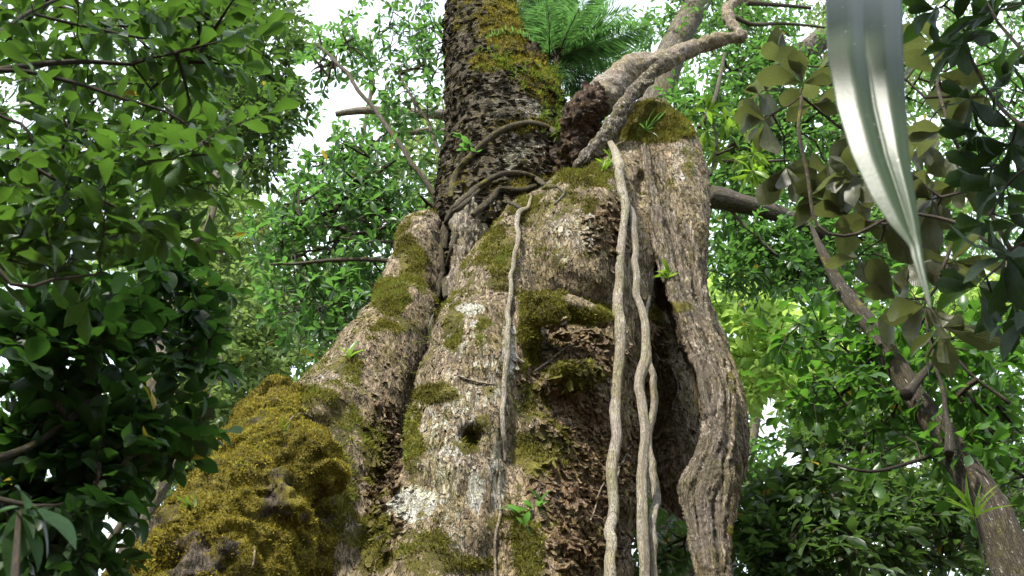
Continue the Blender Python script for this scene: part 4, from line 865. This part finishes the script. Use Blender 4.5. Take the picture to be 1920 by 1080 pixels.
dark = [(1815, 100, 2.3), (1870, 40, 2.25), (1770, 10, 2.4), (1905, 170, 2.2), (1848, 232, 2.4), (1905, 330, 2.3), (1895, 470, 2.2), (1850, 520, 2.3), (1930, 560, 2.2), (1900, 260, 2.4), (1940, 60, 2.2), (1830, 180, 2.35), (1960, 420, 2.2), (1830, -20, 2.3), (1880, 110, 2.5), (1860, 400, 2.4), (1910, 420, 2.5), (1870, 300, 2.5), (1930, 230, 2.5), (1800, 50, 2.5), (1890, 560, 2.4), (1910, 10, 2.5)]
plant('big_leaved_tree', 'big leaved tree at the right edge with almost black backlit rosettes', (3.6, 1.4, 0),
  [[(2100, 300, 2.1, 9), (1980, 260, 2.2, 6), (1900, 230, 2.3, 4), (1850, 180, 2.35, 3.5), (1815, 110, 2.3, 3)], [(2100, 300, 2.1, 7), (1980, 420, 2.2, 5), (1895, 470, 2.2, 4)], [(1980, 260, 2.2, 5), (1930, 120, 2.25, 4), (1870, 45, 2.25, 3)]],
  [(2100, 200, 2.2, 120, 200, .2, 10)], dict(L=.17, W=.34, kind='obov', n=6, curl=.25, fold=.16, old=0), 'lf_black', per=9, mode='whorl', Ls=.05, twig=.003, seed=72, gaps=False, tips=dark, droop=.12, upb=.9,
  trunk=np.array([G(3.6, 1.4, -.2, .1), G(3.3, 1.5, 2, .08), np.append(P(2100, 300, 2.1), .02)]), limbmat='twig')
plant('lime_sprig_shrub', 'small shrub of bright lime sprigs growing behind the top of the trunk on the right', tuple(P(1330, 330, 7.6)),
  [[(1330, 330, 7.6, 3), (1345, 280, 7.6, 2.5), (1340, 235, 7.5, 2)], [(1345, 290, 7.6, 2.5), (1390, 270, 7.5, 2)]], [(1360, 270, 7.5, 40, 50, .3, 10), (1400, 300, 7.5, 20, 30, .2, 5)], dict(L=.22, W=.26, kind='oval', n=4, old=.005), 'lf_lime', per=8, mode='whorl', Ls=.1, seed=81, gaps=False,
  tips=[(1345, 235, 7.5), (1368, 300, 7.5), (1400, 290, 7.4), (1330, 215, 7.5), (1395, 240, 7.4), (1412, 320, 7.4), (1310, 225, 7.4)], cat='shrub', limbmat='twig')

# the forest beyond
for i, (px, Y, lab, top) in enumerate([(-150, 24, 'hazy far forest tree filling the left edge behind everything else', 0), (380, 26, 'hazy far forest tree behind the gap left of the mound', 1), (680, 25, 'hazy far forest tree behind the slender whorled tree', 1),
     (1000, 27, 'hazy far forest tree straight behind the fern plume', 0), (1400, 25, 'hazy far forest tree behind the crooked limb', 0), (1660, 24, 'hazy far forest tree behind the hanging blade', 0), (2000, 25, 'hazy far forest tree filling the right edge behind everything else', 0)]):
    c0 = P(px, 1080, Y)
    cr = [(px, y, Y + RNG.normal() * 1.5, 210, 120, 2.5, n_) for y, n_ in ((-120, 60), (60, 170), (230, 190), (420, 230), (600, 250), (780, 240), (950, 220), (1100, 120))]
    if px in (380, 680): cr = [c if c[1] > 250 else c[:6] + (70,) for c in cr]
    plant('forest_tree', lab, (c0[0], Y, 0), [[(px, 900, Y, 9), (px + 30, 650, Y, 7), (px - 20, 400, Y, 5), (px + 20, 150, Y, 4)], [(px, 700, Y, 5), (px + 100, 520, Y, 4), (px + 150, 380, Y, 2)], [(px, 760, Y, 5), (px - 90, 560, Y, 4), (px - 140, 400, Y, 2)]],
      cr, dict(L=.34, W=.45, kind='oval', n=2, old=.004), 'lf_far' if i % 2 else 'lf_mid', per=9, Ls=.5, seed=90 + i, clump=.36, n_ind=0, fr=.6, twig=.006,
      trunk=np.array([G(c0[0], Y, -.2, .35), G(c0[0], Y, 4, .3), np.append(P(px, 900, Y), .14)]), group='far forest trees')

# trees that close the clearing behind and beside the camera
for i, (x_, y_, h_) in enumerate([(-9, -7, 12), (-3, -11, 13), (3.5, -9, 11), (9, -6, 12), (-12, 3, 12), (12, 3, 12)]):
    plant('forest_tree', ['forest tree beyond the left edge behind the viewer', 'forest tree straight behind the viewer on the left', 'forest tree straight behind the viewer on the right', 'forest tree beyond the right edge behind the viewer', 'forest tree standing off to the left of the view', 'forest tree standing off to the right of the view'][i],
      (x_, y_, 0), [], [], dict(L=.36, W=.5, kind='oval', n=2), 'lf_crown', wcrown=[(x_, y_, h_ * .62, 3.0, 2.6, h_ * .42, 620)], per=8, Ls=.6, seed=120 + i, n_ind=0, gaps=False, twig=.006,
      trunk=np.array([G(x_, y_, -.2, .35), G(x_ + .2, y_, 3, .3), G(x_, y_ + .2, 6, .22), G(x_, y_, h_ * .9, .08)]))
# ---------------------------------------------------------------- clinging detail: bark scales, moss, small plants, the near blade
def scatter(V, Q, w, n, seed=0, facing=True):
    rg = np.random.default_rng(seed)
    a, b, c, d = (V[Q[:, k]] for k in range(4))
    nn = np.cross(c - a, d - b); ar = np.linalg.norm(nn, axis=1) * .5; nn = nn / np.maximum(ar[:, None] * 2, 1e-12)
    cen = (a + b + c + d) / 4; view = nrm(cen - CAM)
    wt_ = ar * w[Q].mean(1)
    if facing:
        x, y, _ = project(cen); vis = (x > -60) & (x < 1980) & (y > -60) & (y < 1200)
        wt_ = wt_ * np.where(((nn * view).sum(1) < .25) & vis, 1, .06)
    cdf = np.cumsum(wt_); i = np.searchsorted(cdf, rg.random(n) * cdf[-1])
    u, v = rg.random((n, 1)), rg.random((n, 1))
    p = (a[i] * (1 - u) + b[i] * u) * (1 - v) + (d[i] * (1 - u) + c[i] * u) * v
    return p, nn[i], Q[i, 0], rg

def scales(name, V, Q, w, n, L, Wd, lift, mask, mat, root, seed, single=0, vert=1.0, kind='stuff'):
    "curled plates of bark hanging from the surface"
    p, nn, vi, rg = scatter(V, Q, w, n, seed)
    down = np.array([0, 0, -1.0]) * vert + rg.normal(size=p.shape) * (.35 if L > .05 else .2)
    x = nrm(down - (down * nn).sum(1, keepdims=True) * nn); y = np.cross(nn, x)
    s = L * (.5 + rg.random(n)); wd = Wd * (.5 + rg.random(n)); lf = lift * rg.random(n) ** 1.5
    U = np.array([[0, -.35], [0, .4], [.35, -.5], [.3, .5], [.7, -.42], [.75, .46], [1, -.15], [.97, .25]])
    jit = rg.normal(size=(n, 8, 2)) * .1
    uu = U[None] + jit
    h = (-.004 + lf[:, None] * (np.clip(uu[..., 0], 0, 2) ** 1.6) - .25 * (uu[..., 1] ** 2) * wd[:, None])
    P_ = p[:, None] + x[:, None] * (uu[..., 0] * s[:, None])[..., None] + y[:, None] * (uu[..., 1] * wd[:, None])[..., None] + nn[:, None] * h[..., None]
    th = .004 + .006 * rg.random(n)
    top = P_ + nn[:, None] * th[:, None, None]; VV = np.concatenate([top, P_ - nn[:, None] * .01], 1)      # 16 verts: plate with thickness
    f = [[0, 1, 3, 2], [2, 3, 5, 4], [4, 5, 7, 6], [6, 7, 15, 14], [2, 4, 12, 10], [4, 6, 14, 12], [3, 11, 13, 5], [5, 13, 15, 7]]
    f = np.array(f)[:, ::-1]
    mk = mask[vi]
    big = np.argsort(-s * wd)[:single] if single else np.array([], int)
    for i in big:
        off = p[i]; part_ = make_mesh('bark_flake', VV[i] - off, f, {'mask': np.tile(mk[i], (16, 1))}, smoothed=False)
        o = obj('bark_flake', part_, M[mat], root, loc=Vector(off) - root.location)
    rest = np.setdiff1d(np.arange(n), big)
    part(name, VV[rest].reshape(-1, 3), (f[None] + (np.arange(len(rest)) * 16)[:, None, None]).reshape(-1, 4), M[mat], root, attrs={'mask': np.repeat(mk[rest], 16, 0)}, kind=kind, smoothed=False)

def tufts(name, V, Q, w, n, L, mat, root, seed, wid=.004, up=.35):
    p, nn, vi, rg = scatter(V, Q, w, n, seed)
    d = nrm(nn + rg.normal(size=p.shape) * .55 + np.array([0, 0, up])); s = L * (.35 + rg.random(n) ** 2)
    sd = nrm(np.cross(d, rg.normal(size=p.shape)))
    q = p - nn * .003
    wv = wid * (.6 + .8 * rg.random(n))
    mid = q + d * (s * .5)[:, None]; tip = q + (d + rg.normal(size=p.shape) * .25) * s[:, None]
    VV = np.stack([q - sd * wv[:, None] * 1.4, q + sd * wv[:, None] * 1.4, tip], 1)
    ft = (np.array([[0, 1, 2]])[None] + (np.arange(n) * 3)[:, None, None]).reshape(-1, 3)
    t_ = .5 * fbm(p * 3.0, 3) + .3 * fbm(p * 14 + 3, 3) + .25 * rg.random(n)
    part(name, VV.reshape(-1, 3), ft, M[mat], root, attrs={'tint': np.repeat(t_, 3)}, kind='stuff')

def mossmat(name, stops):
    t = NT(name); a = t.attr('tint').outputs['Fac']; c = t.ramp(a, stops)
    p = t.n('ShaderNodeBsdfPrincipled'); t.l(c, p.inputs['Base Color']); p.inputs['Roughness'].default_value = .9; p.inputs['Specular IOR Level'].default_value = .15
    tb = t.n('ShaderNodeBsdfTranslucent'); t.l(c, tb.inputs[0]); m = t.n('ShaderNodeMixShader'); m.inputs[0].default_value = .3
    t.l(p.outputs[0], m.inputs[1]); t.l(tb.outputs[0], m.inputs[2]); t.l(m.outputs[0], t.out.inputs[0]); return t.m
M['moss_gold'] = mossmat('golden_moss', [(.30, (.055, .046, .010)), (.42, (.15, .125, .020)), (.54, (.28, .23, .028)), (.66, (.40, .34, .05)), (.78, (.18, .25, .04))])
M['moss_green'] = mossmat('green_moss', [(.3, (.04, .037, .010)), (.42, (.10, .092, .016)), (.52, (.18, .165, .026)), (.62, (.23, .23, .035)), (.75, (.14, .20, .035))])

tv, tq, tm, trd = TR
tmn = smooth(.45, .8, tm + (fbm(tv * 9, 4) - .5) * 1.5)
scales('bark_flakes', tv, tq, np.clip(trd - .5 * tmn, 0, 1), 4800, .058, .042, .032, trunk_mask, 'pale', giant, 1, single=300)
scales('bark_scales', tv, tq, np.clip(1 - tmn - .3 * trd, 0, 1), 12000, .036, .016, .006, trunk_mask, 'pale', giant, 2)
tufts('moss', tv, tq, tmn, 120000, .03, 'moss_green', giant, 3)
dmn = smooth(.45, .8, dm + (fbm(DV * 9, 4) - .5) * 1.5)
tufts('moss', DV, DQ, dmn, 26000, .04, 'moss_gold', stem, 4, wid=.006)
scales('bark_scales', DV, DQ, 1 - .8 * dmn, 7500, .037, .075, .03, np.stack([dm * .8, np.maximum(dlich, .3), 0 * dm, 1 + 0 * dm], 1), 'dark', stem, 5)
mmn = smooth(.4, .75, mmm + (fbm(MV * 7, 4) - .5) * 1.1)
tufts('moss', MV, MQ, mmn, 120000, .019, 'moss_gold', buttress, 6)
rmn = np.clip(rm * 1.3, 0, 1)
# fringes of grassy moss and little ferns on the shoulder of the dark stem
def leaf_tufts(name, label, cat, spots, L, Wr, per, mat, kind='narrow', lift=0.0, up=(0, -.2, 1), seed=1, group=None, curl=.35, spread=.9, bvh=None, single=False):
    "small plants rooted on the bark; spots are (px, py)"
    rg = np.random.default_rng(seed); pts = [snap(a, b, lift, bvh=bvh) for a, b in spots]
    loc = np.array(pts[0][0]); root = thing(name, label, cat, tuple(loc), group)
    ps, dx, ups, ss = [], [], [], []
    for p, n in pts:
        n = np.array(n); n = n if n @ (p - CAM) < 0 else -n
        for k in range(per):
            d = nrm(n * .7 + np.array(up) + rg.normal(size=3) * spread); ps.append(p + rg.normal(size=3) * .01); dx.append(d); ups.append(np.array([0, -.4, 1]) + rg.normal(size=3) * .4); ss.append(L * (.6 + .7 * rg.random()))
    ps, dx, ups, ss = map(np.array, (ps, dx, ups, ss)); R = frames(dx, ups); tpl = leaf_tpl(kind, 5, .2, curl, Wr)
    if single:
        me = make_mesh('leaf', tpl[0], tpl[1], {'tint': np.full(len(tpl[0]), .6)}, tpl[2])
        for i in range(len(ps)):
            o = obj('leaf', me, M[mat], root); m = Matrix(R[i].tolist()).to_4x4() @ Matrix.Scale(float(ss[i]), 4); m.translation = Vector(ps[i]) - root.location; o.matrix_local = m
    else:
        v, f, uv, t_ = stamp(tpl, ps, R, ss, rg.random(len(ps))); part('leaves', v, f, M[mat], root, attrs={'tint': t_}, uv=uv, kind='stuff')
    return root
rs = random.Random(4)
SPOT = [(905 + rs.gauss(0, 14) + t * 125, 108 + t * 45 + rs.gauss(0, 10)) for t in [rs.random() for _ in range(60)]] + [(1030 + rs.gauss(0, 16), 170 + t * 90) for t in [rs.random() for _ in range(45)]]
leaf_tufts('epiphyte_tuft', 'fringe of bright yellow green grassy epiphytes on the shoulder of the dark stem', 'plant', SPOT, .075, .11, 9, 'lf_ferny', seed=2, group=None)
SP2 = [(1040 + t * 35 + rs.gauss(0, 6), 130 + t * 120 + rs.gauss(0, 12)) for t in [rs.random() for _ in range(55)]]
leaf_tufts('epiphyte_tuft', 'bright moss fern tuft between the dark stem and the broken limb', 'plant', [(min(a, 1044), b) for a, b in SP2], .08, .12, 8, 'lf_ferny', seed=3, spread=1.1)
leaf_tufts('seedling', 'tiny sprout with pointed bright leaves at the top of the hollow beside the root', 'plant', [(1250, 524), (1256, 516)], .13, .28, 6, 'lf_lime', kind='oval', seed=4, single=True, bvh=TREE2)
leaf_tufts('seedling', 'little green seedling growing from moss low on the middle of the trunk', 'plant', [(975, 965), (985, 985), (1000, 960), (1012, 948)], .13, .3, 4, 'lf_mid', kind='oval', seed=5, single=True, up=(0, -.1, .5))
leaf_tufts('seedling', 'yellow green sprout on the outer edge of the left shoulder of the trunk', 'plant', [(655, 672)], .16, .25, 6, 'lf_lime', kind='oval', seed=6, single=True)
leaf_tufts('grass_tuft', 'dry wisp of grass in the groove between shoulder and trunk', 'plant', [(806, 640)], .2, .04, 8, 'lf_big', kind='strap', seed=7, single=True)
leaf_tufts('grass_tuft', 'small green grass tuft on the mossy top of the right trunk column', 'plant', [(1210, 245)], .22, .06, 12, 'lf_mid', kind='strap', seed=8, single=True)
leaf_tufts('moss_fern', 'small ferny sprig lying on the golden mossy root', 'plant', [(372, 950), (530, 812), (360, 955)], .09, .16, 7, 'lf_ferny', kind='narrow', seed=9, single=True)
leaf_tufts('seedling', 'little leafed creeper on the left side of the dark stem above the hoop root', 'plant', [(868, 262), (876, 275), (884, 282), (890, 292)], .13, .5, 2, 'lf_mid', kind='oval', seed=10, single=True)
leaf_tufts('moss_fern', 'light green tuft in the notch between split branch and trunk', 'plant', [(1130, 320), (1140, 312), (1150, 300)], .12, .15, 10, 'lf_lime', seed=12)

# feathery conifer-like fern perched in the fork
fc = P(1043, 108, 7.75)
fern = thing('feathery_fern', 'big feathery green fern plume radiating above the fork of the trunks', 'fern', tuple(fc))
rg = np.random.default_rng(12)
fb_ = []
ends = [(905, 60), (890, 95), (930, 10), (960, -40), (1000, -60), (1040, -70), (1080, -60), (1120, -40), (1160, -20), (1190, 10), (1205, 40), (1215, 75), (1210, 105), (1190, 130), (1160, 160), (1120, 190), (1000, 190), (960, 150), (1075, -20), (1110, 20), (1150, 60), (985, 0), (1020, 5), (1175, 95), (1060, 40), (930, 60), (1140, 110), (1090, 160), (1060, 170)]
for i, (ex, ey) in enumerate(ends):
    st = fc + rg.normal(size=3) * .06; en = P(ex + rg.normal() * 8, ey + rg.normal() * 8, 7.75 + rg.normal() * .45)
    L_ = np.linalg.norm(en - st); mid = (st + en) / 2 + np.array([0, 0, .16 * L_]) + rg.normal(size=3) * .04
    t = np.linspace(0, 1, 9)[:, None]; c = (1 - t) ** 2 * st + 2 * t * (1 - t) * mid + t * t * en
    v, f, uv = tube(np.hstack([c, .009 * (1.1 - t)]), 5, .06)
    fr = part('frond', v, f, M['twig'], fern, uv=uv, attrs={'mask': np.zeros((len(v), 4))})
    pc, _ = resample(np.hstack([c, 0 * t]), .011); pc = pc[:, :3]; T_ = nrm(np.gradient(pc, axis=0))
    k = np.linspace(0, 1, len(pc)); pl = (.36 * np.sin(np.pi * np.clip(k * .88 + .08, 0, 1)) ** .7 + .02)
    sd = nrm(np.cross(T_, np.array([0, 0, 1.0]))); 
    P0, DX, SS = [], [], []
    for sgn in (-1, 1):
        d = nrm(sd * sgn + T_ * .75 + np.array([0, 0, -.12]) + rg.normal(size=sd.shape) * .13); P0.append(pc); DX.append(d); SS.append(pl * (.85 + .3 * rg.random(len(pc))))
    P0, DX, SS = np.concatenate(P0), np.concatenate(DX), np.concatenate(SS); keep = np.tile(k, 2) > .08
    v, f, uv, t_ = stamp(leaf_tpl('narrow', 3, .1, .25, .035), P0[keep], frames(DX, np.array([0, 0, 1.0]) + rg.normal(size=DX.shape) * .2)[keep], SS[keep], rg.random(keep.sum()))
    part('pinnae', v, f, M['fern'], fr, uv=uv, attrs={'tint': t_}, kind='stuff')
v, f, uv = tube(np.array([np.append(P(1045, 200, 7.7), .06), np.append(fc, .05), np.append(fc + [0, 0, .12], .02)]), 10, .03, knotty(3, .3))
part('stalk', v, f, M['dark'], fern, uv=uv, attrs={'mask': np.tile([.2, .1, .3, 1.], (len(v), 1))})

# the near hanging strap leaf
t = NT('blade_leaf'); tc = t.n('ShaderNodeTexCoord'); sx = t.n('ShaderNodeSeparateXYZ'); t.l(tc.outputs['UV'], sx.inputs[0])
cx = t.n('ShaderNodeCombineXYZ'); t.l(t.math('MULTIPLY', sx.outputs[0], 60), cx.inputs[0]); t.l(t.math('MULTIPLY', sx.outputs[1], 3), cx.inputs[1])
st_ = t.noise(cx.outputs[0], 1.0, 4, .6); sp_ = t.noise(tc.outputs['Object'], 120, 3, .6)
col = t.ramp(st_, [(.3, (.018, .036, .011)), (.7, (.042, .07, .024))]); col = t.mix(t.mr(sp_, .70, .76), col, (.5, .5, .44))
p = t.n('ShaderNodeBsdfPrincipled'); t.l(col, p.inputs['Base Color']); p.inputs['Roughness'].default_value = .4; p.inputs['Specular IOR Level'].default_value = .42
t.l(t.bump(st_, .25, .0006, t.bump(sp_, .3, .001)), p.inputs['Normal']); tb = t.n('ShaderNodeBsdfTranslucent'); tb.inputs[0].default_value = (.22, .30, .14, 1)
m = t.n('ShaderNodeMixShader'); m.inputs[0].default_value = .10; t.l(p.outputs[0], m.inputs[1]); t.l(tb.outputs[0], m.inputs[2]); t.l(m.outputs[0], t.out.inputs[0]); M['blade'] = t.m
rows = [(-700, 1560, 1640, 1700), (-420, 1553, 1628, 1698), (-200, 1549, 1620, 1694), (0, 1548, 1617, 1692), (100, 1551, 1622, 1694), (200, 1568, 1638, 1699), (290, 1596, 1660, 1705), (370, 1634, 1687, 1717), (420, 1668, 1703, 1724), (448, 1694, 1712, 1727), (462, 1706, 1717, 1729), (480, 1710, 1720, 1731), (520, 1723, 1730, 1738), (560, 1737, 1741, 1745), (582, 1744, 1745, 1746)]
rows = np.array(rows, float); yy = np.r_[np.linspace(-700, -50, 14), np.linspace(0, 582, 60)]
Lx, Cx, Rx = (np.interp(yy, rows[:, 0], rows[:, k]) for k in (1, 2, 3))
nu = 33; Vb, uvb = [], []
for y_, l_, c_, r_ in zip(yy, Lx, Cx, Rx):
    Yd = 1.04 + .015 * ((y_ - 0) / 580) + (.5 * ((170 - y_) / 700) ** 2 * 1.6 if y_ < 170 else 0)
    wpx = (r_ - l_)
    for k in range(nu):
        u = k / (nu - 1) * 2 - 1
        x_ = l_ + (c_ - l_) * (u + 1) if u < 0 else c_ + (r_ - c_) * u
        au = abs(u); dz = float(np.interp(u, [-1, -.42, -.3, 0, .08, .5, .62, 1], [.115, -.03, -.04, -.005, -.02, -.125, -.132, -.095])) + .03 * math.exp(-(u / .05) ** 2)
        Vb.append(P(x_, y_, Yd + dz * wpx / F * 1.3)); uvb.append((k / (nu - 1), y_ / 580))
Vb = np.array(Vb); uvb = np.array(uvb); nr_ = len(yy); i = np.arange(nr_ - 1)[:, None] * nu; j = np.arange(nu - 1)[None]
Qb = np.stack([i + j, i + nu + j, i + nu + j + 1, i + j + 1], -1).reshape(-1, 4)
bl = thing('hanging_blade_leaf', 'long glossy pleated strap leaf hanging close to the camera at upper right', 'leaf', tuple(P(1620, -700, 1.3)))
bo = part('blade', Vb, Qb, M['blade'], bl, uv=uvb); md = bo.modifiers.new('thickness', 'SOLIDIFY'); md.thickness = .0012

# fountain of narrow leaves, lower right, and the big glossy leaves at lower left
def whorl_plant(name, label, c, dirs, L, Wr, mat, kind, curl, n=7, fold=.2, stempath=None, cat='plant', upv=(0, 0, 1)):
    root = thing(name, label, cat, tuple(c)); rgx = np.random.default_rng(len(label))
    me = None; tpl = leaf_tpl(kind, n, fold, curl, Wr)
    for i, (dx_, s_) in enumerate(dirs):
        me = make_mesh('leaf', tpl[0], tpl[1], {'tint': np.full(len(tpl[0]), .2 + .7 * rgx.random())}, tpl[2])
        o = obj('leaf', me, M[mat], root); R = frames(np.array([dx_], float), np.array([upv], float) + rgx.normal(size=(1, 3)) * .25)[0]
        m_ = Matrix(R.tolist()).to_4x4() @ Matrix.Scale(L * s_, 4); m_.translation = Vector(rgx.normal(size=3) * .01); o.matrix_local = m_
    if stempath is not None:
        v, f, uv = tube(stempath, 7, .05); part('stem', v, f, M['twig'], root, uv=uv, attrs={'mask': np.zeros((len(v), 4))})
    return root
c = P(1828, 968, 4.2)
whorl_plant('narrow_leaved_sprig', 'fountain of narrow bright green leaves standing at the bottom right', c, [((-.5, -.3, .9), 1), ((-.15, -.3, 1), 1.1), ((.15, -.2, 1), .9), ((.6, -.2, .8), 1.1), ((.9, -.3, .35), 1), ((-.75, -.3, .4), .8), ((.3, -.6, .5), .9), ((-.3, .2, .7), .9)], .19, .15, 'lf_lime', 'narrow', .2,
            stempath=np.array([np.append(P(1880, 1300, 4.0), .007), np.append(P(1850, 1080, 4.1), .005), np.append(c, .003)]))
c = P(36, 960, 1.75)
whorl_plant('glossy_leaved_sapling', 'sapling with big glossy drooping leaves in the bottom left corner', c, [((.6, .1, -.5), 1), ((.9, -.2, -.35), 1.1), ((.2, -.2, -.9), 1), ((-.6, .1, -.6), 1), ((.3, .5, -.3), .8), ((-.2, .2, .6), .7), ((.75, .3, .05), .9), ((-.9, 0, -.2), 1)], .13, .42, 'lf_big2', 'oval', .35, n=8,
            stempath=np.array([np.append(P(25, 1500, 1.6), .012), np.append(P(26, 1100, 1.68), .008), np.append(c, .005)]), fold=.12, upv=(.5, -.5, .9)) if 'lf_big2' in M else None

# unseen sapling added over the camera to shade the upper half of the blade
oc = P(1620, -90, 1.1) + SUNV * .9
plant('blade_shade_sapling', 'leafy sapling arching out of frame above the hanging blade', (2.2, -.6, 0), [], [], dict(L=.15, W=.45, kind='oval', n=4), 'lf_near', wcrown=[(oc[0], oc[1], oc[2], .42, .34, .22, 60)], per=8, Ls=.16, seed=140, n_ind=0, gaps=False,
      trunk=np.array([G(2.2, -.6, -.2, .05), G(2.1, -.5, 2, .04), G(1.7, -.2, oc[2] - .3, .025), G(oc[0] + .1, oc[1], oc[2], .015)]), limbmat='twig')
